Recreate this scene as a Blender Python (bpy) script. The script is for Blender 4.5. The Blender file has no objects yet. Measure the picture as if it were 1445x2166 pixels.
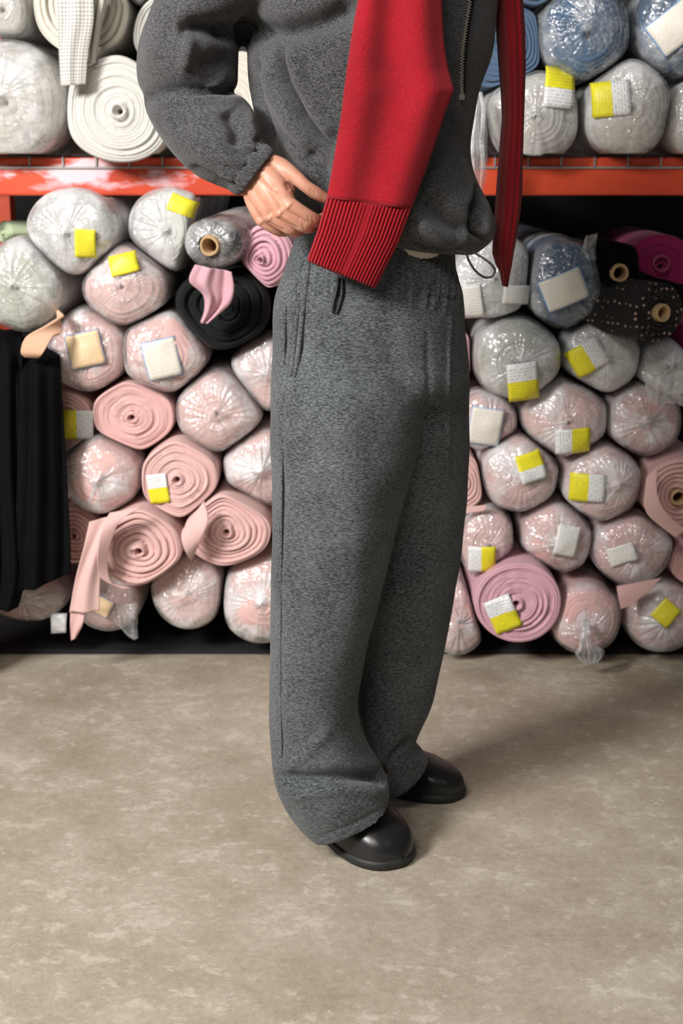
import bpy, bmesh, math, random
import numpy as np
from mathutils import Vector, Matrix
from mathutils.bvhtree import BVHTree

random.seed(7)
scene = bpy.context.scene
C = scene.collection

# ------------------------------------------------------------------ camera
F, CX, CY = 3000.0, 722.5, 1083.0          # focal length in px of the 1445x2166 frame
PITCH, CAMH = math.radians(14.0), 1.214
SP, CP = math.sin(PITCH), math.cos(PITCH)
cam_d = bpy.data.cameras.new('camera')
cam_d.sensor_fit = 'VERTICAL'
cam_d.sensor_height = 36.0
cam_d.lens = 36.0 * F / 2166.0
cam_d.clip_start = 0.05
cam_d.dof.use_dof = True
cam_d.dof.focus_distance = 2.30
cam_d.dof.aperture_fstop = 5.0
cam = bpy.data.objects.new('camera', cam_d)
C.objects.link(cam)
cam.location = (0, 0, CAMH)
cam.rotation_euler = (math.radians(90) - PITCH, 0, 0)
scene.camera = cam

# ------------------------------------------------------------------ world, lamps, exposure
w = bpy.data.worlds.new('world')
scene.world = w
w.use_nodes = True
bg = w.node_tree.nodes['Background']
bg.inputs[0].default_value = (0.85, 0.92, 1.0, 1)
bg.inputs[1].default_value = 0.055


def area(name, loc, target, sx, sy, power, col):
    d = bpy.data.lights.new(name, 'AREA')
    d.shape = 'RECTANGLE'
    d.size, d.size_y = sx, sy
    d.energy = power
    d.color = col
    o = bpy.data.objects.new(name, d)
    C.objects.link(o)
    o.location = loc
    o.rotation_euler = (Vector(target) - Vector(loc)).to_track_quat('-Z', 'Y').to_euler()
    return o


area('ceiling_lamp', (-2.6, -0.1, 2.9), (0.1, 2.9, 0.6), 1.0, 0.8, 300, (1.0, 0.97, 0.94))
area('ceiling_lamp', (-1.0, -0.5, 3.3), (0.2, 2.8, 0.2), 1.8, 0.4, 74, (1.0, 0.93, 0.84))
area('ceiling_lamp', (2.2, 0.6, 2.6), (0.6, 2.6, 0.6), 0.5, 0.5, 3.5, (0.75, 0.86, 1.0))
scene.view_settings.view_transform = 'Standard'
scene.view_settings.look = 'None'
scene.view_settings.exposure = -0.05
scene.view_settings.gamma = 1.0
scene.view_settings.use_curve_mapping = False

YR = 3.365        # front plane of the storage rack
YP = 2.42         # depth of the person's hips


# ------------------------------------------------------------------ helpers
def ray(px, py):
    u = (px - CX) / F
    v = -(py - CY) / F
    return np.array((u, CP + v * SP, -SP + v * CP))


def P(px, py, Y):
    d = ray(px, py)
    return np.array((0, 0, CAMH)) + d * (Y / d[1])


def PF(px, py, z=0.0):
    d = ray(px, py)
    return np.array((0, 0, CAMH)) + d * ((z - CAMH) / d[2])


def mpp(px, py, Y):            # metres per pixel there
    return (Y / ray(px, py)[1]) / F


def proj(co):                  # world -> px, numpy (n,3)
    r = co - np.array((0, 0, CAMH))
    dep = r[:, 1] * CP - r[:, 2] * SP
    up = r[:, 1] * SP + r[:, 2] * CP
    return CX + F * r[:, 0] / dep, CY - F * up / dep


def mesh_obj(name, verts, faces, mats=None, parent=None, smooth=True, uv=None, midx=None, local=False):
    me = bpy.data.meshes.new(name)
    verts = np.asarray(verts, dtype=float)
    if parent is not None and not local:
        q = parent
        while q is not None:
            verts = verts - np.array(q.location)
            q = q.parent
    me.from_pydata(verts.tolist(), [], [tuple(int(i) for i in f) for f in faces])
    if mats is not None:
        for m in (mats if isinstance(mats, (list, tuple)) else [mats]):
            me.materials.append(m)
    if midx is not None:
        me.polygons.foreach_set('material_index', midx)
    me.polygons.foreach_set('use_smooth', [smooth] * len(me.polygons))
    if uv is not None:
        lay = me.uv_layers.new(name='UVMap')
        li = np.zeros(len(me.loops), dtype=np.int32)
        me.loops.foreach_get('vertex_index', li)
        lay.data.foreach_set('uv', np.asarray(uv, dtype=np.float32)[li].ravel())
    me.update()
    o = bpy.data.objects.new(name, me)
    C.objects.link(o)
    if parent is not None:
        o.parent = parent
    return o


def thing(name, label, cat, loc=(0, 0, 0), group=None, rot=(0, 0, 0)):
    o = bpy.data.objects.new(name, None)
    o.empty_display_size = 0.05
    C.objects.link(o)
    o.location = loc
    o.rotation_euler = rot
    o['label'] = label
    o['category'] = cat
    if group:
        o['group'] = group
    return o


def grid_faces(nr, nc, wrap=False, flip=False):
    f = []
    m = nc if wrap else nc - 1
    for i in range(nr - 1):
        for j in range(m):
            a = i * nc + j
            b = i * nc + (j + 1) % nc
            q = (a, b, b + nc, a + nc)
            f.append(q[::-1] if flip else q)
    return f


def sn(p, freq, seed, n=6):
    """cheap smooth noise, about -1..1, for arrays of points (n,3)"""
    r = np.random.RandomState(seed)
    out = np.zeros(len(p))
    for k in range(n):
        d = r.normal(size=3)
        d /= np.linalg.norm(d)
        out += np.sin(p @ d * freq * r.uniform(0.6, 1.5) + r.uniform(0, 6.28))
    return out / math.sqrt(n) * 0.9


def catmull(pts, n):
    pts = np.asarray(pts, dtype=float)
    m = len(pts)
    t = np.linspace(0, m - 1, n)
    i = np.clip(t.astype(int), 0, m - 2)
    u = (t - i)[:, None]
    p0 = pts[np.clip(i - 1, 0, m - 1)]
    p1 = pts[i]
    p2 = pts[i + 1]
    p3 = pts[np.clip(i + 2, 0, m - 1)]
    return 0.5 * (2 * p1 + (p2 - p0) * u + (2 * p0 - 5 * p1 + 4 * p2 - p3) * u ** 2 + (3 * p1 - p0 - 3 * p2 + p3) * u ** 3)


class MB:
    def __init__(s):
        s.v, s.f = [], []

    def add(s, v, f):
        o = len(s.v)
        s.v.extend([tuple(map(float, x)) for x in v])
        s.f.extend([tuple(int(i) + o for i in q) for q in f])

    def box(s, lo, hi):
        x0, y0, z0 = lo
        x1, y1, z1 = hi
        s.add([(x0, y0, z0), (x1, y0, z0), (x1, y1, z0), (x0, y1, z0), (x0, y0, z1), (x1, y0, z1), (x1, y1, z1), (x0, y1, z1)],
              [(0, 3, 2, 1), (4, 5, 6, 7), (0, 1, 5, 4), (1, 2, 6, 5), (2, 3, 7, 6), (3, 0, 4, 7)])

    def loft(s, rings, n=48, sub=4, power=2.0, linear=False):
        """rings: (centre, a, b) -> closed tube of ellipses"""
        R = np.array([np.concatenate([np.asarray(x, float) for x in r]) for r in rings])
        if sub > 1:
            if linear:
                t = np.linspace(0, len(R) - 1, (len(R) - 1) * sub + 1)
                R = np.stack([np.interp(t, range(len(R)), R[:, k]) for k in range(9)], 1)
            else:
                R = catmull(R, (len(R) - 1) * sub + 1)
        th = np.arange(n) / n * 2 * math.pi
        c, q = np.cos(th), np.sin(th)
        e = 2.0 / power
        c = np.sign(c) * np.abs(c) ** e
        q = np.sign(q) * np.abs(q) ** e
        V = R[:, None, 0:3] + R[:, None, 3:6] * c[None, :, None] + R[:, None, 6:9] * q[None, :, None]
        nr = len(R)
        V = V.reshape(-1, 3)
        f = grid_faces(nr, n, True)
        V = np.vstack([V, R[0, 0:3], R[-1, 0:3]])
        a, b = nr * n, nr * n + 1
        for j in range(n):
            f.append((a, (j + 1) % n, j))
            f.append((b, (nr - 1) * n + j, (nr - 1) * n + (j + 1) % n))
        s.add(V, f)
        return nr

    def cones(s, pts, n=16, sub=5):
        """rounded tapering chain through (x,y,z,r) joints"""
        p = catmull(np.asarray(pts, float), (len(pts) - 1) * sub + 1)
        tan = np.gradient(p[:, :3], axis=0)
        tan /= np.linalg.norm(tan, axis=1)[:, None]
        rings = []
        ref = np.array((0.13, -1, 0.21))

        def ring(c, t, r):
            a = np.cross(t, ref)
            a /= np.linalg.norm(a)
            b = np.cross(t, a)
            return (c, a * r, b * r)
        for k in (0.98, 0.8, 0.5, 0.2):
            rings.append(ring(p[0, :3] - tan[0] * p[0, 3] * k, tan[0], p[0, 3] * math.sqrt(1 - k * k)))
        for i in range(len(p)):
            rings.append(ring(p[i, :3], tan[i], p[i, 3]))
        for k in (0.2, 0.5, 0.8, 0.98):
            rings.append(ring(p[-1, :3] + tan[-1] * p[-1, 3] * k, tan[-1], p[-1, 3] * math.sqrt(1 - k * k)))
        s.loft(rings, n=n, sub=1)

    def obj(s, name, mats, parent=None, smooth=True):
        return mesh_obj(name, s.v, s.f, mats, parent, smooth)


def remeshed(mb, voxel, smooth_it=6, factor=0.5):
    """union of the closed pieces as one continuous surface (voxel remesh), returned as arrays"""
    o = mesh_obj('union', mb.v, mb.f)
    m = o.modifiers.new('r', 'REMESH')
    m.mode = 'VOXEL'
    m.voxel_size = voxel
    if smooth_it:
        sm = o.modifiers.new('s', 'SMOOTH')
        sm.iterations = smooth_it
        sm.factor = factor
    dg = bpy.context.evaluated_depsgraph_get()
    dg.update()
    me = bpy.data.meshes.new_from_object(o.evaluated_get(dg))
    n = len(me.vertices)
    co = np.zeros(n * 3)
    me.vertices.foreach_get('co', co)
    no = np.zeros(n * 3)
    me.vertices.foreach_get('normal', no)
    faces = [tuple(p.vertices) for p in me.polygons]
    old = o.data
    bpy.data.objects.remove(o)
    bpy.data.meshes.remove(old)
    bpy.data.meshes.remove(me)
    return co.reshape(-1, 3), no.reshape(-1, 3), faces


def seg_dist(px, py, poly):
    """distance in px to a polyline, and the parameter 0..1 along it"""
    best = np.full(len(px), 1e9)
    par = np.zeros(len(px))
    m = len(poly) - 1
    for i in range(m):
        ax, ay = poly[i]
        bx, by = poly[i + 1]
        dx, dy = bx - ax, by - ay
        t = np.clip(((px - ax) * dx + (py - ay) * dy) / (dx * dx + dy * dy), 0, 1)
        d = np.hypot(px - ax - t * dx, py - ay - t * dy)
        k = d < best
        best = np.where(k, d, best)
        par = np.where(k, (i + t) / m, par)
    return best, par


def folds(co, no, strokes):
    """press grooves / raise ridges in cloth along strokes: (polyline, width, height)"""
    px, py = proj(co)
    view = co - np.array((0, 0, CAMH))
    view /= np.linalg.norm(view, axis=1)[:, None]
    facing = np.clip(-(no * view).sum(1) * 2.0, 0, 1)
    disp = np.zeros(len(co))
    for poly, wd, amp in strokes:
        d, t = seg_dist(px, py, poly)
        taper = np.clip(np.minimum(t, 1 - t) * 6 + 0.25, 0, 1)
        disp += amp * np.exp(-(d / wd) ** 2) * taper
    return co + no * (disp * facing)[:, None]


def sheet(rows, nu=24, nv=30, pleats=0, amp=0.0, seed=0, thick=0.003, name='cloth', mat=None, parent=None, rough=0.0, uv=False):
    """cloth strip from rows of ((xl,yl,Yl),(xr,yr,Yr))"""
    L = catmull([P(*a) for a, b in rows], nv)
    R = catmull([P(*b) for a, b in rows], nv)
    u = np.linspace(0, 1, nu)
    V = L[:, None, :] * (1 - u)[None, :, None] + R[:, None, :] * u[None, :, None]
    rs = np.random.RandomState(seed + 5)
    if pleats:
        v = np.linspace(0, 1, nv)[:, None]
        ph = pleats * 2 * math.pi * u[None, :] + rs.uniform(0, 6) + 0.8 * np.sin(v * 3 + rs.uniform(0, 6))
        V[:, :, 1] += amp * (np.sin(ph) + 0.4 * np.sin(2.3 * ph + 1))
    V = V.reshape(-1, 3)
    if rough:
        for ax in range(3):
            V[:, ax] += rough * sn(V, 60, seed * 3 + ax) + rough * 0.5 * sn(V, 150, seed * 3 + ax + 50)
    uvs = None
    if uv:
        uvs = np.stack(np.meshgrid(u, np.linspace(0, 1, nv)), -1).reshape(-1, 2)
    o = mesh_obj(name, V, grid_faces(nv, nu), mat, parent, uv=uvs)
    if thick:
        m = o.modifiers.new('thickness', 'SOLIDIFY')
        m.thickness = thick
        m.offset = 0
    return o


# ------------------------------------------------------------------ materials
def new_mat(name):
    m = bpy.data.materials.new(name)
    m.use_nodes = True
    nt = m.node_tree
    b = nt.nodes['Principled BSDF']
    return m, nt, b


def N(nt, t, **kw):
    n = nt.nodes.new(t)
    for k, v in kw.items():
        setattr(n, k, v)
    return n


def ramp(nt, fac, stops):
    r = N(nt, 'ShaderNodeValToRGB')
    els = r.color_ramp.elements
    while len(els) < len(stops):
        els.new(0.5)
    for e, (p, c) in zip(els, stops):
        e.position = p
        e.color = (c[0], c[1], c[2], 1) if len(c) == 3 else c
    nt.links.new(fac, r.inputs[0])
    return r


def coords(nt, scale, kind='Object', rot=(0, 0, 0)):
    tc = N(nt, 'ShaderNodeTexCoord')
    mp = N(nt, 'ShaderNodeMapping')
    mp.inputs['Scale'].default_value = scale
    mp.inputs['Rotation'].default_value = rot
    nt.links.new(tc.outputs[kind], mp.inputs[0])
    return mp.outputs[0]


def noise(nt, vec, scale=1.0, detail=3.0, rough=0.5):
    n = N(nt, 'ShaderNodeTexNoise')
    n.inputs['Scale'].default_value = scale
    n.inputs['Detail'].default_value = detail
    n.inputs['Roughness'].default_value = rough
    nt.links.new(vec, n.inputs['Vector'])
    return n.outputs[0]


def bump(nt, h, b, strength, dist):
    n = N(nt, 'ShaderNodeBump')
    n.inputs['Strength'].default_value = strength
    n.inputs['Distance'].default_value = dist
    nt.links.new(h, n.inputs['Height'])
    nt.links.new(n.outputs[0], b.inputs['Normal'])
    return n


def mix(nt, fac, a, b):
    m = N(nt, 'ShaderNodeMix', data_type='RGBA')
    for sock, val in ((m.inputs[0], fac), (m.inputs[6], a), (m.inputs[7], b)):
        if isinstance(val, (int, float)):
            sock.default_value = val
        elif isinstance(val, tuple):
            sock.default_value = (*val, 1)
        else:
            nt.links.new(val, sock)
    return m.outputs[2]


def math_n(nt, op, a, b=None, c=None):
    m = N(nt, 'ShaderNodeMath', operation=op)
    for s, v in zip(m.inputs, (a, b, c)):
        if v is None:
            continue
        if isinstance(v, (int, float)):
            s.default_value = v
        else:
            nt.links.new(v, s)
    return m.outputs[0]


def plain(name, col, rough=0.6, metal=0.0, spec=0.5):
    m, nt, b = new_mat(name)
    b.inputs['Base Color'].default_value = (*col, 1)
    b.inputs['Roughness'].default_value = rough
    b.inputs['Metallic'].default_value = metal
    b.inputs['Specular IOR Level'].default_value = spec
    return m


def wool(name, dark, light, scale, rot=(0, 0, 0), sheen=0.25, lo=0.36, hi=0.66, bs=0.5):
    """heather fleece: short streaks of dark and pale fibres"""
    m, nt, b = new_mat(name)
    v = coords(nt, scale, rot=rot)
    n1 = noise(nt, v, 1.0, 3.0, 0.65)
    r = ramp(nt, n1, [(lo, dark), (hi, light)])
    n2 = noise(nt, coords(nt, (9, 9, 9)), 1.0, 2.0)
    c = mix(nt, 0.25, r.outputs[0], ramp(nt, n2, [(0.3, dark), (0.7, light)]).outputs[0])
    nt.links.new(c, b.inputs['Base Color'])
    b.inputs['Roughness'].default_value = 0.95
    b.inputs['Specular IOR Level'].default_value = 0.1
    b.inputs['Sheen Weight'].default_value = sheen
    b.inputs['Sheen Roughness'].default_value = 0.6
    bump(nt, n1, b, bs, 0.0015)
    return m


def cloth(name, col, var=0.12, rough=0.9, sheen=0.15, spec=0.15):
    m, nt, b = new_mat(name)
    n2 = noise(nt, coords(nt, (14, 14, 14)), 1.0, 4.0, 0.6)
    a = tuple(max(0, x * (1 - var)) for x in col)
    z = tuple(min(1, x * (1 + var)) for x in col)
    nt.links.new(ramp(nt, n2, [(0.3, a), (0.7, z)]).outputs[0], b.inputs['Base Color'])
    b.inputs['Roughness'].default_value = rough
    b.inputs['Specular IOR Level'].default_value = spec
    b.inputs['Sheen Weight'].default_value = sheen
    n1 = noise(nt, coords(nt, (700, 700, 700)), 1.0, 2.0)
    bump(nt, n1, b, 0.25, 0.001)
    return m


def film(name, haze_lo, haze_hi, tint=(0.9, 0.91, 0.92)):
    """thin clear polythene: mostly transparent, milky where it bunches, glossy"""
    m, nt, b = new_mat(name)
    out = nt.nodes['Material Output']
    v = coords(nt, (1, 1, 1))
    oi = N(nt, 'ShaderNodeObjectInfo')
    add = N(nt, 'ShaderNodeVectorMath', operation='ADD')
    nt.links.new(v, add.inputs[0])
    comb = N(nt, 'ShaderNodeCombineXYZ')
    r7 = math_n(nt, 'MULTIPLY', oi.outputs['Random'], 37.0)
    nt.links.new(r7, comb.inputs[0])
    nt.links.new(r7, comb.inputs[2])
    nt.links.new(comb.outputs[0], add.inputs[1])
    vec = add.outputs[0]
    nh = noise(nt, vec, 11.0, 4.0, 0.55)
    hz = N(nt, 'ShaderNodeMapRange')
    hz.inputs[1].default_value = 0.46
    hz.inputs[2].default_value = 0.66
    hz.inputs[3].default_value = haze_lo
    hz.inputs[4].default_value = haze_hi
    nt.links.new(nh, hz.inputs[0])
    # thin milky crease lines
    nc = noise(nt, vec, 30.0, 3.0, 0.55)
    line = N(nt, 'ShaderNodeMapRange')
    line.inputs[1].default_value = 0.0
    line.inputs[2].default_value = 0.035
    line.inputs[3].default_value = 0.16
    line.inputs[4].default_value = 0.0
    nt.links.new(math_n(nt, 'ABSOLUTE', math_n(nt, 'SUBTRACT', nc, 0.5)), line.inputs[0])
    haze = math_n(nt, 'ADD', hz.outputs[0], math_n(nt, 'MULTIPLY', line.outputs[0], math_n(nt, 'GREATER_THAN', nh, 0.40)))
    hgt = math_n(nt, 'ADD', math_n(nt, 'MULTIPLY', nh, 1.0), math_n(nt, 'MULTIPLY', math_n(nt, 'ABSOLUTE', math_n(nt, 'SUBTRACT', nc, 0.5)), 1.3))
    bm = N(nt, 'ShaderNodeBump')
    bm.inputs['Strength'].default_value = 0.8
    bm.inputs['Distance'].default_value = 0.012
    nt.links.new(hgt, bm.inputs['Height'])
    tr = N(nt, 'ShaderNodeBsdfTransparent')
    tr.inputs[0].default_value = (0.97, 0.97, 0.975, 1)
    df = N(nt, 'ShaderNodeBsdfDiffuse')
    df.inputs[0].default_value = (*tint, 1)
    gl = N(nt, 'ShaderNodeBsdfGlossy')
    gl.inputs['Roughness'].default_value = 0.17
    nt.links.new(bm.outputs[0], gl.inputs['Normal'])
    fr = N(nt, 'ShaderNodeFresnel')
    fr.inputs[0].default_value = 1.5
    m1 = N(nt, 'ShaderNodeMixShader')
    nt.links.new(haze, m1.inputs[0])
    nt.links.new(tr.outputs[0], m1.inputs[1])
    nt.links.new(df.outputs[0], m1.inputs[2])
    m2 = N(nt, 'ShaderNodeMixShader')
    nt.links.new(math_n(nt, 'MINIMUM', math_n(nt, 'MULTIPLY', fr.outputs[0], 2.0), 0.22), m2.inputs[0])
    nt.links.new(m1.outputs[0], m2.inputs[1])
    nt.links.new(gl.outputs[0], m2.inputs[2])
    nt.links.new(m2.outputs[0], out.inputs[0])
    nt.nodes.remove(b)
    return m


def label_mat(name, kind):
    """printed paper: rows of small illegible print; yellow panel on the lower half, or a blue border"""
    m, nt, b = new_mat(name)
    tc = N(nt, 'ShaderNodeTexCoord')
    sp = N(nt, 'ShaderNodeSeparateXYZ')
    nt.links.new(tc.outputs['UV'], sp.inputs[0])
    U, V = sp.outputs[0], sp.outputs[1]
    mp = N(nt, 'ShaderNodeMapping')
    mp.inputs['Scale'].default_value = (30, 9, 1)
    nt.links.new(tc.outputs['UV'], mp.inputs[0])
    n = noise(nt, mp.outputs[0], 1.0, 1.0)
    rows = math_n(nt, 'GREATER_THAN', math_n(nt, 'SINE', math_n(nt, 'MULTIPLY', V, 75.0)), 0.1)
    ink = math_n(nt, 'MULTIPLY', math_n(nt, 'GREATER_THAN', n, 0.5), rows)
    paper = {'yw': (0.80, 0.80, 0.80), 'y': (0.80, 0.72, 0.03), 'w': (0.78, 0.77, 0.73), 'wb': (0.78, 0.74, 0.66),
             'tan': (0.78, 0.58, 0.36)}[kind]
    inkc = {'yw': (0.45, 0.46, 0.48), 'y': (0.62, 0.55, 0.05), 'w': (0.55, 0.55, 0.53), 'wb': (0.66, 0.63, 0.57), 'tan': (0.66, 0.48, 0.3)}[kind]
    c = mix(nt, ink, paper, inkc)
    if kind == 'yw':
        cy = mix(nt, ink, (0.80, 0.72, 0.02), (0.60, 0.54, 0.03))
        isy = math_n(nt, 'LESS_THAN', V, 0.53)
        c = mix(nt, isy, c, cy)
    if kind in ('wb', 'tan'):
        du = math_n(nt, 'ABSOLUTE', math_n(nt, 'SUBTRACT', U, 0.5))
        dv = math_n(nt, 'ABSOLUTE', math_n(nt, 'SUBTRACT', V, 0.5))
        edge = math_n(nt, 'GREATER_THAN', math_n(nt, 'MAXIMUM', du, dv), 0.475)
        c = mix(nt, edge, c, (0.18, 0.38, 0.68))
    nt.links.new(c, b.inputs['Base Color'])
    b.inputs['Roughness'].default_value = 0.45
    return m


M = {}
M['pink'] = cloth('pink_fleece', (0.68, 0.445, 0.42), 0.05)
M['pink2'] = cloth('rose_fleece', (0.64, 0.40, 0.385), 0.05)
M['mauve'] = cloth('mauve_jersey', (0.62, 0.36, 0.42), 0.06)
M['white'] = cloth('white_fleece', (0.58, 0.57, 0.54), 0.05)
M['ivory'] = cloth('ivory_fleece', (0.60, 0.575, 0.51), 0.05)
M['grey'] = cloth('pale_grey_fleece', (0.50, 0.50, 0.475), 0.08)
M['sage'] = cloth('grey_green_fleece', (0.42, 0.43, 0.37), 0.08)
M['stone'] = cloth('stone_fleece', (0.54, 0.52, 0.475), 0.08)
M['green'] = cloth('pale_green_cloth', (0.42, 0.50, 0.33), 0.08)
M['blue'] = cloth('denim_blue_fleece', (0.075, 0.125, 0.20), 0.12)
M['black'] = cloth('black_cloth', (0.0045, 0.0045, 0.005), 0.2, spec=0.05, sheen=0.0)
M['black_fleece'] = cloth('black_fleece', (0.011, 0.012, 0.013), 0.2, spec=0.1, sheen=0.05)
M['charcoal'] = cloth('charcoal_cloth', (0.022, 0.024, 0.025), 0.2, spec=0.1)
M['magenta'] = cloth('magenta_cloth', (0.22, 0.012, 0.075), 0.15)
M['peach'] = cloth('peach_cloth', (0.72, 0.44, 0.30), 0.08)
M['film'] = film('clear_polythene', 0.14, 0.66)
M['film_thick'] = film('milky_polythene', 0.30, 0.78)
M['film_clear'] = film('glossy_polythene', 0.03, 0.42)
M['card'] = plain('cardboard', (0.48, 0.32, 0.17), 0.85)
M['dark'] = plain('dark_hollow', (0.01, 0.009, 0.008), 0.9)
M['black_cord'] = plain('black_cord', (0.008, 0.008, 0.008), 0.6)
M['zip_metal'] = plain('brass_zip_metal', (0.62, 0.56, 0.47), 0.3, 0.9)
M['wire'] = plain('zinc_wire', (0.35, 0.34, 0.33), 0.45, 0.6)
M['tee'] = cloth('cream_cotton', (0.80, 0.72, 0.62), 0.03)
for k in ('yw', 'y', 'w', 'wb', 'tan'):
    M['lab_' + k] = label_mat('printed_paper_' + k, k)

# black cloth with small woven dots
m, nt, b = new_mat('dotted_black_cloth')
vo = N(nt, 'ShaderNodeTexVoronoi')
vo.inputs['Scale'].default_value = 62
vo.inputs['Randomness'].default_value = 0.35
nt.links.new(coords(nt, (1, 0.8, 1)), vo.inputs['Vector'])
dots = math_n(nt, 'LESS_THAN', vo.outputs['Distance'], 0.2)
nt.links.new(mix(nt, dots, (0.010, 0.009, 0.010), (0.42, 0.30, 0.24)), b.inputs['Base Color'])
b.inputs['Roughness'].default_value = 0.9
M['dots'] = m

# cream cloth with a fine grid of blue-grey lines
m, nt, b = new_mat('cream_grid_cloth')
tc = N(nt, 'ShaderNodeTexCoord')
sp = N(nt, 'ShaderNodeSeparateXYZ')
nt.links.new(tc.outputs['UV'], sp.inputs[0])
lu = math_n(nt, 'GREATER_THAN', math_n(nt, 'SINE', math_n(nt, 'MULTIPLY', sp.outputs[0], 62.0)), 0.35)
lv = math_n(nt, 'GREATER_THAN', math_n(nt, 'SINE', math_n(nt, 'MULTIPLY', sp.outputs[1], 190.0)), 0.35)
g = math_n(nt, 'MULTIPLY', math_n(nt, 'ADD', lu, lv), 0.5)
nt.links.new(mix(nt, g, (0.66, 0.635, 0.57), (0.27, 0.28, 0.31)), b.inputs['Base Color'])
b.inputs['Roughness'].default_value = 0.9
M['gridcloth'] = m

M['trousers'] = wool('grey_heather_wool', (0.005, 0.007, 0.009), (0.142, 0.155, 0.164), (165, 165, 540), sheen=0.12, lo=0.37, hi=0.66)
M['sweat'] = wool('charcoal_fleece', (0.004, 0.004, 0.005), (0.105, 0.105, 0.110), (210, 520, 520), rot=(0, 0.6, 0), sheen=0.15, lo=0.37, hi=0.66)
M['red'] = wool('red_knit', (0.14, 0.0025, 0.007), (0.31, 0.008, 0.016), (420, 420, 420), sheen=0.08, lo=0.3, hi=0.7, bs=0.35)

m, nt, b = new_mat('black_leather')
b.inputs['Base Color'].default_value = (0.012, 0.012, 0.013, 1)
b.inputs['Roughness'].default_value = 0.33
bump(nt, noise(nt, coords(nt, (300, 300, 300)), 1.0, 3.0), b, 0.12, 0.001)
M['leather'] = m
M['rubber'] = plain('black_rubber', (0.014, 0.015, 0.016), 0.6)

m, nt, b = new_mat('skin')
n = noise(nt, coords(nt, (38, 38, 38)), 1.0, 4.0, 0.6)
nt.links.new(ramp(nt, n, [(0.3, (0.43, 0.19, 0.125)), (0.7, (0.54, 0.28, 0.195))]).outputs[0], b.inputs['Base Color'])
b.inputs['Roughness'].default_value = 0.48
b.inputs['Subsurface Weight'].default_value = 0.12
b.inputs['Subsurface Radius'].default_value = (0.012, 0.005, 0.003)
b.inputs['Subsurface Scale'].default_value = 0.6
bump(nt, noise(nt, coords(nt, (420, 420, 420)), 1.0, 3.0), b, 0.18, 0.0008)
M['skin'] = m

# rack paint: orange-red, with a pale pinkish patch on the left of the front beam
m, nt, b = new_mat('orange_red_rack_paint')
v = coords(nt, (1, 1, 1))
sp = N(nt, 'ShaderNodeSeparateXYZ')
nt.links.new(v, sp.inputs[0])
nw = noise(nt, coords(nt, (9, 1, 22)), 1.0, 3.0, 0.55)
xx = math_n(nt, 'ABSOLUTE', math_n(nt, 'ADD', sp.outputs[0], 0.60))       # centre of the pale patch
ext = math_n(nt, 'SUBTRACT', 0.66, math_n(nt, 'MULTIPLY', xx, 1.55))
pale_patch = math_n(nt, 'ADD', ext, math_n(nt, 'MULTIPLY', math_n(nt, 'SUBTRACT', nw, 0.5), 2.2))
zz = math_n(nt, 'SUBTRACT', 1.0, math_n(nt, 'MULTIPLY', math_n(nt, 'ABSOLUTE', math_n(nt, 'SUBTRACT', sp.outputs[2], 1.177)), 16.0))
patch_mask = ramp(nt, math_n(nt, 'MULTIPLY', pale_patch, zz), [(0.28, (0, 0, 0)), (0.52, (1, 1, 1))])
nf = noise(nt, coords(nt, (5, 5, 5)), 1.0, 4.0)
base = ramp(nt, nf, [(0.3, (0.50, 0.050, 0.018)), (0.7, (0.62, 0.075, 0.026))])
nt.links.new(mix(nt, patch_mask.outputs[0], base.outputs[0], (0.74, 0.55, 0.60)), b.inputs['Base Color'])
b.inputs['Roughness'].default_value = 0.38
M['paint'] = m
M['rack_dark'] = plain('dark_rack_steel', (0.006, 0.006, 0.007), 0.85)

# concrete floor
m, nt, b = new_mat('stained_concrete')
v = coords(nt, (1, 1, 1))
n1 = noise(nt, v, 2.3, 6.0, 0.62)
n2 = noise(nt, coords(nt, (1, 1, 1), rot=(0.3, 0.2, 0.9)), 8.0, 10.0, 0.74)
n3 = noise(nt, coords(nt, (24, 30, 1), rot=(0, 0, 0.25)), 1.0, 9.0, 0.74)
n4 = noise(nt, v, 70.0, 6.0, 0.75)
base = ramp(nt, n1, [(0.28, (0.270, 0.218, 0.152)), (0.48, (0.370, 0.322, 0.250)), (0.62, (0.440, 0.390, 0.315)), (0.78, (0.47, 0.43, 0.36))])
sec = ramp(nt, n2, [(0.32, (0.27, 0.222, 0.160)), (0.50, (0.38, 0.335, 0.265)), (0.68, (0.50, 0.455, 0.38))])
c = mix(nt, 0.5, base.outputs[0], sec.outputs[0])
pale = ramp(nt, math_n(nt, 'MULTIPLY', n3, math_n(nt, 'ADD', n2, 0.5)), [(0.55, (0, 0, 0)), (0.60, (1, 1, 1))])
c = mix(nt, math_n(nt, 'MULTIPLY', pale.outputs[0], 0.42), c, (0.60, 0.54, 0.46))
n5 = noise(nt, coords(nt, (1.3, 110, 1), rot=(0, 0, -0.75)), 1.0, 2.0)
c = mix(nt, math_n(nt, 'MULTIPLY', math_n(nt, 'GREATER_THAN', n5, 0.735), 0.3), c, (0.62, 0.57, 0.50))
n6 = noise(nt, v, 1.1, 3.0, 0.55)
c = mix(nt, math_n(nt, 'MULTIPLY', ramp(nt, n6, [(0.5, (0, 0, 0)), (0.68, (1, 1, 1))]).outputs[0], 0.5), c, (0.26, 0.205, 0.135))
n7 = noise(nt, v, 260.0, 3.0, 0.7)
gr = ramp(nt, math_n(nt, 'ADD', math_n(nt, 'MULTIPLY', n4, 0.6), math_n(nt, 'MULTIPLY', n7, 0.4)), [(0.34, (0.70, 0.70, 0.71)), (0.66, (1.20, 1.20, 1.19))])
mm = N(nt, 'ShaderNodeMix', data_type='RGBA', blend_type='MULTIPLY')
mm.inputs[0].default_value = 0.8
nt.links.new(c, mm.inputs[6])
nt.links.new(gr.outputs[0], mm.inputs[7])
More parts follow.
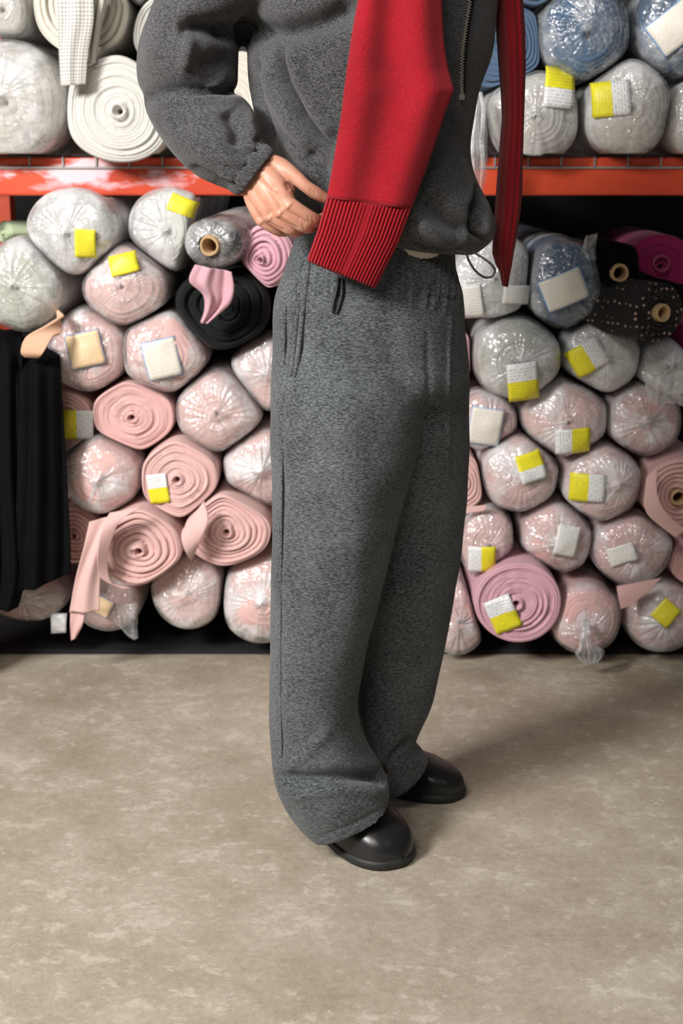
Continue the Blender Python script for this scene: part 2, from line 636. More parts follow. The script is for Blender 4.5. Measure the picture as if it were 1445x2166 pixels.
nt.links.new(mm.outputs[2], b.inputs['Base Color'])
rr = ramp(nt, n2, [(0.3, (0.42, 0.42, 0.42)), (0.7, (0.7, 0.7, 0.7))])
nt.links.new(rr.outputs[0], b.inputs['Roughness'])
b.inputs['Specular IOR Level'].default_value = 0.35
bump(nt, math_n(nt, 'ADD', n2, math_n(nt, 'MULTIPLY', n4, 0.3)), b, 0.3, 0.004)
M['concrete'] = m
M['wall'] = plain('dim_wall_paint', (0.006, 0.006, 0.006), 0.9)


# ------------------------------------------------------------------ the setting
def structure(name, mb, mat):
    o = mb.obj(name, mat, smooth=False)
    o['kind'] = 'structure'
    return o


k = MB()
k.box((-6, -3, -0.1), (6, 5.0, 0.0))
structure('floor', k, M['concrete'])
k = MB()
k.box((-6, 5.0, -0.1), (6, 5.1, 3.6))
structure('wall_back', k, M['wall'])

# storage rack
rack = thing('storage_rack', 'orange-red steel storage rack with stepped beam and dark base holding fabric rolls', 'rack', (0, YR, 0))
zb0 = P(722, 414, YR)[2]
zb1 = P(722, 333, YR)[2]
k = MB()
k.box((-2.3, YR, zb0), (2.3, YR + 0.055, zb1))
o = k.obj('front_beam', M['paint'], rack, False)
bv = o.modifiers.new('b', 'BEVEL')
bv.width = 0.006
bv.segments = 3
k = MB()
k.box((-2.3, YR + 1.02, zb0), (2.3, YR + 1.075, zb1))
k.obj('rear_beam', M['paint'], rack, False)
for x in (-1.06, 2.1):
    for y in (YR + 0.075, YR + 0.94):
        if x < 0 and y < YR + 0.5:
            xx = -1.50
        else:
            xx = x
        k = MB()
        k.box((xx, y, 0.0), (xx + 0.075, y + 0.07, 2.4))
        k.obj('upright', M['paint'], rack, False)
k = MB()
for i in range(60):                                     # wire decking that laps over the beam
    x = -2.25 + i * 0.0765
    k.box((x, YR - 0.005, zb1 - 0.022), (x + 0.004, YR - 0.0005, zb1 + 0.004))
    k.box((x, YR - 0.005, zb1 + 0.0005), (x + 0.004, YR + 1.06, zb1 + 0.0045))
for y in np.arange(YR - 0.005, YR + 1.05, 0.1):
    z = zb1 + 0.0045
    if y < YR:
        z = zb1 - 0.023
    k.box((-2.25, y, z - 0.002), (2.25, y + 0.0045, z + 0.0025))
k.obj('wire_deck', M['wire'], rack, False)
k = MB()
k.box((-2.3, YR + 0.02, 0.0), (2.3, YR + 1.06, 0.012))
k.obj('base_plate', M['rack_dark'], rack, False)


# ------------------------------------------------------------------ fabric rolls
def yprof(s, kk, p, bulge):
    s = np.clip(s, 0, 1)
    return kk * (1 - (1 - s ** p) ** (1.0 / p)) - bulge * (1 - s ** 2)


FILMOFF = 0.006


SPECS = []


def roll(*a, **k):
    a = list(a)
    a[2] *= 1.015
    if k.get('rz'):
        k['rz'] *= 1.015
    SPECS.append((a, k))
    return len(SPECS) - 1


def build_roll(px, py, rx, label, mat='pink', rz=None, dy=0.0, wrap='film', layers=11, bulge=None, shoulder=None, yaw=0.0, pitch=0.0,
         core=None, labels=(), seed=None, length=1.0, knot=(0, 0), crumple=1.0, sag=0.0, group='pink fabric rolls on the lower shelf', name='fabric_roll', groove=1.0, spin=None, front=False, deck=None):
    global _seed
    _seed += 1
    seed = _seed if seed is None else seed
    rs = np.random.RandomState(seed * 13 + 1)
    Y = YR + dy
    mp_ = mpp(px, py, Y)
    R = rx * mp_ - (FILMOFF if wrap else 0)
    RZ = (rz or rx) * mp_ - (FILMOFF if wrap else 0)
    t = thing(name, label, 'fabric roll', tuple(P(px, py, Y)), group, (math.radians(pitch), 0, math.radians(yaw)))
    if wrap and bulge is None:
        bulge = 0.16 * R
    if bulge is None:
        bulge = 0.0
    kk = (0.45 * R if wrap else 0.10 * R) if shoulder is None else shoulder * R
    p = 3.2 if wrap else 6.0
    # outline wobble
    layers = layers * 1.6 if layers >= 9 else layers
    a2, a3, f2, f3 = rs.uniform(0.005, 0.03), rs.uniform(0.005, 0.026), rs.uniform(0, 6.3), rs.uniform(0, 6.3)
    if not wrap:
        a2, a3 = a2 * 1.2, a3 * 1.2

    # soft rolls flatten where they press on their neighbours
    lim = []
    ra = (rx + (rz or rx)) / 2
    for a_, k_ in SPECS:
        qx, qy, qr = a_[0], a_[1], (a_[2] + k_.get('rz', a_[2])) / 2
        pq = P(qx, qy, YR + k_.get('dy', 0.0))
        qr = qr * mpp(qx, qy, YR + k_.get('dy', 0.0)) / mp_
        ddx, ddz = (pq[0] - t.location[0]) / mp_, (pq[2] - t.location[2]) / mp_
        d_ = math.hypot(ddx, ddz)
        if d_ < 1 or d_ > ra * 1.12 + qr * 1.12:
            continue
        qf = k_.get('front', False)
        if front and not qf:
            continue
        at = d_ - qr if (qf and not front) else (d_ * d_ + ra * ra - qr * qr) / (2 * d_)
        lim.append((math.atan2(ddz, ddx), max(0.35 * ra, at - 1.8) / ra))

    def outline(th):
        r0 = 1 + a2 * np.cos(2 * th + f2) + a3 * np.cos(3 * th + f3)
        acc = r0 ** -11.0
        for ph, at in lim:
            cc = np.cos(th - ph)
            acc = acc + np.where(cc > 0.15, (at / np.maximum(cc, 0.15)) ** -11.0, 0)
        return acc ** (-1 / 11.0)

    loc_ = np.array(t.location)

    def settle(V):
        lo_z = 0.014 if deck is None else deck
        yw = V[:, 1] + loc_[1]
        b_ = yw > (YR - 0.085)
        if deck is None:
            b_ = np.ones(len(V), bool)
            u_ = yw > (YR - 0.04)
            V[u_, 2] = np.minimum(V[u_, 2], zb0 - 0.004 - loc_[2])
        V[b_, 2] = np.maximum(V[b_, 2], lo_z - loc_[2])
        return V
    nth = 112
    th = np.arange(nth) / nth * 2 * math.pi
    rc = 0.0
    if core:
        rc = core * mp_
    s0 = max(0.015, rc / R)
    nface = 76 if not wrap else 52
    s = s0 + (1 - s0) * np.sin(np.linspace(0, math.pi / 2, nface)) ** 1.0 * 1.0
    S, T = np.meshgrid(s, th, indexing='ij')
    y = yprof(S, kk, p, bulge)
    sp0 = rs.uniform(0, 6.3) if spin is None else spin
    u = S * layers - ((T + sp0) % (2 * math.pi)) / (2 * math.pi) + 0.18 * np.sin(2 * T + f2) * (1 - S) + 0.12 * np.sin(3 * T + f3)
    fr = u - np.floor(u)
    lay = np.floor(u) + ((T + sp0) % (2 * math.pi)) / (2 * math.pi)
    tab = rs.uniform(-1, 1, 64)
    ww = lay * 1.7 + 8
    wi = np.clip(ww.astype(int), 0, 62)
    off = tab[wi] * (1 - (ww - wi)) + tab[wi + 1] * (ww - wi)
    ga = (0.0058 if layers < 9 else 0.0042) * groove * (0.45 if wrap else 1)
    dmin = np.minimum(fr, 1 - fr)
    fade = np.clip((1 - S) * 9, 0, 1)
    y = y + ga * np.exp(-(dmin / 0.13) ** 2) * fade + 0.0048 * groove * off * fade * (1.0 if not wrap else 0.4)
    if not core:
        y = y + 0.035 * np.exp(-(S / 0.06) ** 2) - (0.010 * np.exp(-((S - 0.11) / 0.05) ** 2) if not wrap else 0)
    cx, cz = rs.uniform(-0.08, 0.08) * R, rs.uniform(-0.10, 0.02) * RZ
    OT = outline(T) ** (S ** 1.6)
    X = R * S * np.cos(T) * OT + cx * (1 - S) ** 2
    Z = RZ * S * np.sin(T) * OT + cz * (1 - S) ** 2
    if wrap:
        pts = np.stack([X.ravel(), y.ravel(), Z.ravel()], 1)
        y = y + (0.006 * sn(pts, 28, seed)).reshape(y.shape)
    nb = 14
    yb = np.linspace(0.01, length - kk, nb) + kk
    YB, TB = np.meshgrid(yb, th, indexing='ij')
    XB = R * np.cos(TB) * outline(TB)
    ZB = RZ * np.sin(TB) * outline(TB)
    pts = np.stack([XB.ravel(), YB.ravel(), ZB.ravel()], 1)
    wob = 1 + 0.005 * sn(pts, 18, seed + 3).reshape(XB.shape)
    XB, ZB = XB * wob, ZB * wob
    front = np.stack([X, y, Z], -1).reshape(-1, 3)
    V = np.concatenate([front, np.stack([XB, YB, ZB], -1).reshape(-1, 3)])
    nr = nface + nb
    fc = grid_faces(nr, nth, True)
    V = settle(V)
    V = np.vstack([V, (cx, float(y[0].mean()), cz), (0, length, 0)])
    ia, ib = nr * nth, nr * nth + 1
    if not core:
        fc += [(ia, (j + 1) % nth, j) for j in range(nth)]
    fc += [(ib, (nr - 1) * nth + j, (nr - 1) * nth + (j + 1) % nth) for j in range(nth)]
    mesh_obj('fabric', V, fc, M[mat], t, local=True)
    if core:
        cb = MB()
        n = 32
        ri = rc * 0.70
        prof = [(ri, 0.25), (ri, -0.012), (ri + 0.2 * (rc - ri), -0.0165), (rc - 0.2 * (rc - ri), -0.0165), (rc, -0.012), (rc, 0.25)]
        VV = []
        for r_, y_ in prof:
            for j in range(n):
                a = j / n * 2 * math.pi
                wv = 1 + 0.03 * math.sin(3 * a + seed)
                VV.append((cx + r_ * wv * math.cos(a), y_ - bulge, cz + r_ * wv * math.sin(a)))
        ff = grid_faces(len(prof), n, True)
        ff.append(tuple(range(n)))                      # plug deep inside the tube
        mesh_obj('cardboard_core', VV, ff, M['card'], t, local=True)
    if wrap:
        nt_ = 110
        th2 = np.arange(nt_) / nt_ * 2 * math.pi
        nf2 = 34
        s2 = np.sin(np.linspace(0.02, math.pi / 2, nf2))
        if core:
            s2 = s0 * 1.05 + (1 - s0 * 1.05) * s2
        S2, T2 = np.meshgrid(s2, th2, indexing='ij')
        y2 = yprof(S2, kk, p, bulge) - FILMOFF
        cre = np.zeros_like(S2)
        for q in range(4):
            kf = rs.randint(6, 24)
            cre += np.cos(kf * T2 + rs.uniform(0, 6.3) + rs.uniform(-2, 2) * S2) * rs.uniform(0.4, 1)
        cre = np.abs(cre) - 0.8
        y2 = y2 + 0.0026 * crumple * cre * (1 - S2 ** 3) * np.clip(S2 * 5, 0, 1)
        y2 = y2 - 0.006 * crumple * np.exp(-(S2 / 0.13) ** 2)
        kx, kz = knot[0] * R, knot[1] * RZ
        ro = 1 + FILMOFF / R
        low = np.clip(-np.sin(T2), 0, 1) ** 2 * sag
        X2 = R * ro * S2 * np.cos(T2) * outline(T2) + kx * (1 - S2)
        Z2 = RZ * (ro + low) * S2 * np.sin(T2) * outline(T2) + kz * (1 - S2)
        pts = np.stack([X2.ravel(), y2.ravel(), Z2.ravel()], 1)
        rid = (1 - np.abs(sn(pts, 34, seed + 9))) * 0.7 + (1 - np.abs(sn(pts, 80, seed + 10))) * 0.35
        y2 = y2 - (0.0045 * crumple * (rid - 0.3)).reshape(y2.shape)
        nb2 = 12
        yb2 = np.linspace(0.012, 0.5, nb2) + kk
        YB2, TB2 = np.meshgrid(yb2, th2, indexing='ij')
        low = np.clip(-np.sin(TB2), 0, 1) ** 2 * sag * np.clip(1 - YB2 * 2.2, 0, 1)
        ro = 1 + (FILMOFF + 0.002) / R
        XB2 = R * ro * np.cos(TB2) * outline(TB2)
        ZB2 = RZ * (ro + low) * np.sin(TB2) * outline(TB2)
        pts = np.stack([XB2.ravel(), YB2.ravel(), ZB2.ravel()], 1)
        wob = 1 + 0.008 * crumple * sn(pts, 40, seed + 11).reshape(XB2.shape)
        front = np.stack([X2, y2, Z2], -1).reshape(-1, 3)
        V = np.concatenate([front, np.stack([XB2 * wob, YB2, ZB2 * wob], -1).reshape(-1, 3)])
        V = settle(V)
        fc = grid_faces(nf2 + nb2, nt_, True)
        mesh_obj('plastic_wrap', V, fc, M[wrap], t, local=True)
    for lab in labels:
        kind, lx, ly, lw, lh, rot = lab[:6]
        ca, sa = math.cos(math.radians(rot)), math.sin(math.radians(rot))
        n = 9
        vv, uvs = [], []
        for iv in range(n):
            for iu in range(n):
                uu, v2 = iu / (n - 1), iv / (n - 1)
                ax, az = (uu - 0.5) * lw, (v2 - 0.5) * lh
                X_ = (lx - px + ax * ca - az * sa) * mp_
                Z_ = (-(ly - py) + ax * sa + az * ca) * mp_
                dd = (front[:, 0] - X_) ** 2 + (front[:, 2] - Z_) ** 2
                near = front[dd < 0.013 ** 2]
                yy = float(near[:, 1].min()) if len(near) else float(front[dd.argmin(), 1])
                vv.append([X_, yy, Z_])
                uvs.append((uu, v2))
        yy = np.array(vv)[:, 1].reshape(n, n)
        for _ in range(3):
            pd = np.pad(yy, 1, mode='edge')
            yy = np.minimum(yy, (pd[:-2, 1:-1] + pd[2:, 1:-1] + pd[1:-1, :-2] + pd[1:-1, 2:] + 2 * yy) / 6 + 0.0015)
        vv = [(a_[0], y_ - 0.0012, a_[2]) for a_, y_ in zip(vv, yy.ravel())]
        lo = mesh_obj('paper_label', vv, grid_faces(n, n), M['lab_' + kind], t, uv=uvs, local=True)
        sm = lo.modifiers.new('thickness', 'SOLIDIFY')
        sm.thickness = 0.0006
    return t


_seed = 100
GT = 'white fabric rolls on the upper shelf'
GB = 'blue fabric rolls on the upper shelf'
GW = 'pale wrapped rolls under the beam'
GP = 'pink fabric rolls on the lower shelf'

# --- upper shelf, left
roll(5, 212, 136, 'big plastic-wrapped off-white roll at the far left end of the upper shelf', 'stone', dy=-0.08, group=GT, wrap='film', knot=(0.03, 0.05), crumple=1.3)
roll(247, 230, 115, 'white unwrapped fabric roll on the red beam left of the sleeve', 'white', rz=113, dy=-0.10, group=GT, wrap=None, layers=10, groove=0.8, shoulder=0.22, bulge=0.006)
roll(4, 20, 54, 'small grey plastic-wrapped roll in the top left corner', 'stone', rz=62, dy=-0.05, group=GT, wrap='film')
cream_roll = roll(172, 8, 108, 'cream roll with a fine-grid cloth end draped over it, top left', 'ivory', dy=-0.05, group=GT, wrap=None, layers=7, groove=1.6)
roll(388, 70, 112, 'ivory roll just showing behind the bent sleeve on the upper shelf', 'white', dy=-0.02, group=GT, wrap=None, layers=9)
roll(288, -78, 86, 'plastic-wrapped roll whose lower rim shows at the top edge beside the sleeve', 'stone', dy=-0.04, group=GT)
roll(480, 222, 112, 'cream roll glimpsed through the gap between sleeve and torso', 'ivory', dy=-0.02, group=GT, wrap=None, layers=9)
# --- upper shelf, right
clear_roll = roll(935, 285, 92, 'clear-wrapped white roll partly hidden by the jacket hem, its plastic hanging past the beam', 'stone', dy=-0.05, group=GT)
roll(1134, 241, 98, 'wrapped stone-coloured roll behind the hanging red sleeve, yellow label at its top', 'stone', rz=103, dy=-0.08, group=GT, sag=0.06, crumple=1.2,
     labels=[('yw', 1182, 187, 66, 84, 174)], knot=(-0.05, -0.05))
roll(1334, 226, 98, 'wrapped stone-coloured roll on the beam with a yellow label on its left side', 'stone', rz=103, dy=-0.09, group=GT, labels=[('yw', 1289, 210, 72, 78, -85)], knot=(0.2, 0.0))
roll(1502, 250, 97, 'wrapped pale roll cut off by the right edge on the upper shelf', 'stone', dy=-0.06, group=GT)
roll(1236, 68, 108, 'blue roll in shiny crumpled plastic resting on two stone-coloured rolls', 'blue', rz=106, dy=-0.07, group=GB, wrap='film_clear', crumple=1.7, knot=(0.15, 0.2), layers=8)
roll(1450, 58, 106, 'blue wrapped roll at the right edge with a large tilted cream label', 'blue', dy=-0.05, group=GB, wrap='film_clear', crumple=1.3, labels=[('wb', 1424, 60, 100, 78, 38)])
roll(1068, 92, 96, 'blue roll seen between the jacket and the hanging red sleeve', 'blue', dy=-0.02, group=GB, wrap=None, layers=8)
roll(1125, -78, 96, 'blue unwrapped roll whose bottom rim shows at the top edge', 'blue', dy=-0.05, group=GB, wrap=None, layers=8)

# --- under the beam, left
roll(147, 493, 100, 'grey-white wrapped roll under the beam with a pale yellow label low on its right', 'grey', rz=93, dy=-0.10, group=GW, wrap='film_thick', yaw=-5, length=0.5, labels=[('y', 186, 514, 42, 60, -4)], crumple=1.3)
roll(358, 488, 97, 'grey-white wrapped roll with a yellow label near its top, behind the black tube', 'grey', rz=91, dy=-0.06, group=GW, wrap='film_thick', yaw=-4, length=0.5, labels=[('y', 390, 436, 58, 36, -22)], crumple=1.2)
roll(34, 604, 96, 'dark grey-green wrapped roll at the left edge above the black cloth', 'sage', rz=98, dy=-0.10, group=GW, wrap='film', yaw=-6, length=0.5, crumple=1.3)
roll(8, 492, 44, 'pale green roll lying at the back on the far left, above the grey-green one', 'green', rz=24, dy=0.15, group=GW, wrap=None, yaw=-55, length=0.5, name='green_fabric_roll')
roll(262, 608, 96, 'pink wrapped roll with a bright yellow label, just below the two grey-white rolls', 'pink', rz=94, dy=-0.09, labels=[('y', 266, 557, 60, 42, 14)], crumple=1.1, knot=(0.1, 0.1))
black_tube = roll(447, 517, 66, 'slim black roll in clear plastic with a cardboard tube end, beside the hand', 'charcoal', rz=54, dy=-0.16, group='slim rolls on cardboard tubes', wrap='film_clear', yaw=-17, pitch=5, front=True, core=22, crumple=1.3, length=0.45, layers=5)
mauve_roll = roll(562, 545, 64, 'mauve unwrapped roll with folded layers right under the hand', 'mauve', rz=66, dy=-0.12, wrap=None, layers=6, groove=1.7, yaw=-16, length=0.5, bulge=0.02)
black_roll = roll(471, 648, 104, 'large flat black roll with a mauve scrap hanging over it', 'black_fleece', rz=97, dy=-0.09, group='black rolls', wrap=None, layers=4, groove=2.2)
beige_roll = roll(186, 745, 92, 'pink wrapped roll with a tan blue-edged label, topmost beside the black cloth', 'pink', rz=92, dy=-0.05, labels=[('tan', 184, 737, 74, 74, 12)], crumple=1.2)
roll(340, 748, 100, 'pink wrapped roll with a white blue-edged label below the black roll', 'pink', rz=93, dy=-0.08, labels=[('wb', 345, 757, 72, 84, 12)], crumple=1.2, knot=(-0.5, -0.1))
roll(281, 880, 91, 'pink unwrapped roll with a tight spiral, left under the white-labelled roll', 'pink2', rz=80, dy=-0.04, wrap=None, layers=11)
roll(458, 877, 94, 'pink roll in crinkled plastic gathered at its centre, second from the trousers', 'pink', rz=91, dy=-0.08, crumple=1.7)
roll(566, 790, 80, 'pink wrapped roll half hidden by the trousers at pocket height', 'pink', rz=84, dy=-0.05, crumple=1.2)
roll(128, 893, 72, 'pink roll beside the black cloth with a yellow and white label on its rim', 'pink2', rz=66, dy=-0.03, labels=[('yw', 160, 898, 62, 74, -92)], wrap=None, layers=8)
roll(214, 1010, 85, 'pink wrapped roll with a milky plastic patch, beside the lower black cloth', 'pink', rz=88, dy=-0.08, crumple=1.6, wrap='film')
roll(378, 1015, 88, 'pink unwrapped roll with a yellow and white tag near its curled centre', 'pink', rz=87, dy=-0.09, wrap=None, layers=9, labels=[('yw', 334, 1034, 42, 64, 8)], shoulder=0.16)
roll(556, 992, 92, 'pink roll in milky plastic against the trousers at thigh height', 'pink', rz=88, dy=-0.06, crumple=1.6)
tail_roll = roll(292, 1160, 94, 'pink unwrapped roll whose loose end hangs to the floor on its left', 'pink', rz=88, dy=-0.12, wrap=None, layers=6, groove=1.5)
flap_roll = roll(478, 1121, 92, 'pink unwrapped roll with a folded-out outer layer, left of the trousers', 'pink', rz=84, dy=-0.10, wrap=None, layers=8, groove=1.3)
roll(158, 1132, 56, 'pink unwrapped roll mostly hidden behind the black cloth', 'pink2', rz=62, dy=-0.02, wrap=None, layers=7)
roll(396, 1255, 80, 'pink wrapped bottom-row roll between the hanging tail and the trousers', 'pink', rz=83, dy=-0.05, crumple=1.3)
roll(556, 1270, 94, 'pink bottom-row roll in a loose plastic bag, touching the left trouser leg', 'pink', rz=96, dy=-0.07, crumple=1.5, sag=0.10)
bag_roll = roll(226, 1270, 72, 'pink wrapped bottom-row roll behind the hanging pink tail with a tan label', 'pink2', rz=72, dy=-0.03, crumple=1.4, labels=[('tan', 216, 1275, 50, 42, -28)])
roll(52, 1265, 86, 'dim pink wrapped roll at the bottom left under the black cloth', 'pink2', rz=58, dy=-0.02)

# --- under the beam, right
roll(1046, 588, 88, 'grey-white wrapped roll behind the black drawcord loop with two paper labels', 'grey', rz=92, dy=-0.08, group=GW, wrap='film_thick', labels=[('w', 1001, 636, 38, 74, 9), ('w', 1092, 622, 58, 40, -4)])
blue_low = roll(1199, 603, 88, 'dusty blue wrapped roll with a tilted cream label on the lower shelf', 'blue', rz=94, dy=-0.09, group=GW, wrap='film_clear', labels=[('wb', 1191, 611, 94, 70, 23)], crumple=1.2)
roll(1310, 572, 58, 'plain black roll with a cardboard tube, upper of the two black rolls on the right', 'black', rz=58, dy=-0.10, group='black rolls', wrap=None, core=19, layers=6, yaw=4, length=0.8)
roll(1396, 662, 62, 'black roll with small pale dots and a cardboard tube at the right edge', 'dots', rz=62, dy=-0.20, group='black rolls', wrap=None, core=19, layers=6, yaw=26, front=True, length=0.42, shoulder=0.2)
magenta_roll = roll(1398, 560, 74, 'magenta fabric roll with a round ring mark at the right edge', 'magenta', rz=62, dy=-0.02, group='magenta rolls', wrap=None, layers=4, length=0.4, groove=0.5, shoulder=0.35)
roll(1462, 720, 50, 'magenta roll peeping out below the dotted black roll', 'magenta', rz=44, dy=-0.02, group='magenta rolls', wrap=None)
roll(1097, 764, 97, 'grey-green wrapped roll with a yellow and white label, nearest to the trousers on the right', 'sage', rz=93, dy=-0.11, group=GW, labels=[('yw', 1106, 806, 66, 84, 8)], crumple=1.2)
roll(1279, 756, 86, 'grey wrapped roll with a slanted yellow label under the blue roll', 'grey', rz=82, dy=-0.07, group=GW, wrap='film_thick', labels=[('yw', 1240, 754, 62, 74, -57)])
plastic_end = roll(1418, 775, 62, 'grey roll in loose hanging plastic at the right edge below the dotted roll', 'grey', rz=58, dy=-0.09, group=GW, wrap='film_thick', sag=0.25, crumple=1.5)
roll(1198, 890, 98, 'pink wrapped roll with a label of white left and yellow right, below the grey rolls', 'pink', rz=88, dy=-0.08, labels=[('yw', 1211, 931, 56, 74, 95)], crumple=1.2)
roll(1366, 892, 82, 'pink roll with a spiral under clear plastic at the right, third row', 'pink2', rz=80, dy=-0.06, crumple=1.3, wrap='film')
roll(1036, 895, 64, 'pink wrapped roll with a cream blue-edged label touching the right trouser leg', 'pink', rz=66, dy=-0.05, labels=[('wb', 1026, 900, 70, 82, -8)], crumple=1.2)
roll(958, 755, 50, 'mauve roll edge just visible right of the trousers at hip height', 'mauve', rz=58, dy=0.0, wrap=None)
roll(1101, 1005, 87, 'pink wrapped roll with a yellow label at its upper right, fourth row', 'pink', rz=88, dy=-0.08, labels=[('yw', 1121, 984, 55, 62, 197)], crumple=1.3)
roll(1278, 1027, 88, 'pink wrapped roll, square yellow label on its left and milky plastic on its right', 'pink', rz=87, dy=-0.09, labels=[('yw', 1240, 1029, 62, 72, -91)], knot=(0.35, 0.1), crumple=1.3)
core_roll = roll(1438, 1048, 80, 'pink unwrapped roll with an open tube centre at the right edge', 'pink2', rz=84, dy=-0.08, wrap=None, layers=8, core=17, groove=1.4)
edge_roll = roll(972, 1023, 58, 'pink unwrapped roll edge right of the trousers at knee height', 'pink', rz=62, dy=-0.05, wrap=None, layers=6)
roll(1034, 1155, 62, 'pink wrapped roll with a two-square yellow label, right of the trouser leg', 'pink', rz=80, dy=-0.07, labels=[('yw', 1019, 1180, 58, 58, 92)])
roll(1177, 1144, 82, 'pink wrapped roll with a half-hidden white label, centre of the fifth row', 'pink2', rz=81, dy=-0.07, labels=[('w', 1196, 1140, 50, 68, -10)], crumple=1.4)
pennant_roll = roll(1341, 1168, 88, 'pink wrapped roll with a crooked white label, its loose cloth corner hanging below', 'pink2', rz=82, dy=-0.08, labels=[('w', 1312, 1168, 58, 40, 20)], crumple=1.3)
roll(1462, 1190, 44, 'pink roll sliver at the right edge, fifth row', 'pink2', rz=52, dy=-0.04, wrap=None)
roll(1097, 1277, 90, 'unwrapped mauve-pink bottom-row roll with a tilted yellow and white label', 'mauve', rz=87, dy=-0.12, wrap=None, layers=11, labels=[('yw', 1064, 1300, 58, 78, 25)], shoulder=0.14, front=True)
tied_roll = roll(1239, 1312, 82, 'bottom-row pink drum tied at the front with a plastic tuft', 'pink2', rz=80, dy=-0.10, wrap='film_clear', knot=(0.05, -0.3), crumple=0.8, bulge=0.012)
roll(1405, 1310, 84, 'pink bottom-row roll at the right edge with a tilted yellow label', 'pink', rz=78, dy=-0.08, labels=[('y', 1403, 1289, 44, 48, -40)], crumple=1.2)
roll(970, 1312, 62, 'pink wrapped bottom-row roll peeking out beside the right trouser leg', 'pink', rz=82, dy=-0.06, crumple=1.4)

# rolls stacked behind the person, out of the photograph's sight
for (x, y, r) in ((665, 650, 88), (845, 650, 88), (740, 800, 84), (850, 870, 80), (665, 900, 80), (760, 980, 80), (860, 1040, 78), (690, 1090, 80),
                  (790, 1150, 78), (680, 1290, 84), (850, 1300, 84)):
    roll(x, y, r, 'pink fabric roll stacked behind the standing person', 'pink', group='rolls hidden behind the person', wrap=None, layers=8, dy=-0.03)


DECK = zb1 + 0.0085
OBJS = [build_roll(*a, **(dict(k, deck=DECK) if a[1] < 340 else k)) for a, k in SPECS]
for nm in [n_ for n_ in list(globals()) if n_.endswith('_roll') or n_ in ('black_tube', 'blue_low', 'plastic_end')]:
    if isinstance(globals()[nm], int):
        globals()[nm] = OBJS[globals()[nm]]


# loose cloth and plastic ends (parts of their rolls)
def unrot(o, t):
    """keep a world-space part in place under a turned root"""
    bpy.context.view_layer.update()
    o.parent = t
    o.matrix_parent_inverse = t.matrix_world.inverted()


sheet([((120, -40, 3.23), (196, -40, 3.23)), ((122, 40, 3.22), (198, 40, 3.22)), ((124, 110, 3.22), (186, 110, 3.22)), ((128, 182, 3.22), (180, 178, 3.22))],
      name='draped_end', mat=M['gridcloth'], parent=cream_roll, pleats=1, amp=0.004, uv=True)
o = sheet([((186, -40, 3.25), (232, -40, 3.25)), ((186, 50, 3.25), (214, 50, 3.25)), ((188, 140, 3.25), (200, 132, 3.25))], name='cloth_fold', mat=M['ivory'], parent=cream_roll, pleats=2, amp=0.008)
o = sheet([((1000, 190, 3.24), (1022, 195, 3.24)), ((1004, 260, 3.23), (1030, 262, 3.23)), ((996, 330, 3.23), (1033, 330, 3.23)), ((1006, 405, 3.24), (1022, 408, 3.24))],
          name='plastic_tail', mat=M['film_thick'], parent=clear_roll, pleats=2, amp=0.008, thick=0, rough=0.003)
o = sheet([((412, 560, 3.14), (490, 575, 3.14)), ((400, 594, 3.15), (496, 610, 3.15)), ((428, 622, 3.17), (488, 640, 3.16)), ((432, 655, 3.19), (468, 660, 3.19)), ((424, 682, 3.20), (440, 684, 3.20))],
          name='loose_scrap', mat=M['mauve'], pleats=1.5, amp=0.008)
unrot(o, mauve_roll)
sheet([((188, 1105, 3.18), (258, 1085, 3.20)), ((176, 1160, 3.17), (222, 1160, 3.19)), ((158, 1230, 3.18), (212, 1225, 3.19)), ((146, 1296, 3.19), (210, 1292, 3.19))],
      name='hanging_tail', mat=M['pink'], parent=tail_roll, pleats=0.7, amp=0.007)
sheet([((150, 1280, 3.20), (182, 1280, 3.20)), ((148, 1320, 3.20), (176, 1318, 3.20)), ((150, 1356, 3.21), (160, 1348, 3.21))], name='hanging_tail', mat=M['pink2'], parent=tail_roll, pleats=0.5, amp=0.004)
sheet([((232, 1085, 3.19), (300, 1072, 3.19)), ((214, 1125, 3.17), (250, 1108, 3.18)), ((206, 1180, 3.17), (228, 1180, 3.19)), ((214, 1222, 3.19), (236, 1232, 3.20)), ((260, 1246, 3.21), (280, 1244, 3.22))],
      name='outer_fold', mat=M['pink'], parent=tail_roll)
sheet([((386, 1122, 3.22), (432, 1060, 3.22)), ((384, 1140, 3.20), (440, 1100, 3.20)), ((392, 1166, 3.20), (424, 1140, 3.20)), ((404, 1184, 3.22), (412, 1170, 3.22))], name='outer_fold', mat=M['pink'], parent=flap_roll)
sheet([((1368, 1010, 3.25), (1392, 985, 3.24)), ((1364, 1055, 3.24), (1390, 1040, 3.23)), ((1372, 1090, 3.24), (1410, 1085, 3.23)), ((1430, 1138, 3.24), (1452, 1120, 3.24))], name='outer_fold', mat=M['pink'], parent=core_roll)
sheet([((1305, 1240, 3.24), (1400, 1222, 3.24)), ((1308, 1262, 3.23), (1372, 1250, 3.23)), ((1314, 1288, 3.23), (1334, 1280, 3.23))], name='loose_corner', mat=M['pink2'], parent=pennant_roll)
sheet([((988, 1072, 3.29), (1030, 1068, 3.28)), ((980, 1088, 3.29), (1026, 1080, 3.28))], name='outer_fold', mat=M['pink'], parent=edge_roll, nv=6)
o = sheet([((1232, 1316, 3.225), (1248, 1316, 3.225)), ((1234, 1338, 3.20), (1248, 1338, 3.20)), ((1226, 1365, 3.20), (1262, 1362, 3.20)), ((1218, 1388, 3.205), (1284, 1376, 3.205)), ((1236, 1408, 3.21), (1268, 1398, 3.21))],
          name='plastic_tuft', mat=M['film_thick'], parent=tied_roll, pleats=5, amp=0.006, thick=0, rough=0.004)
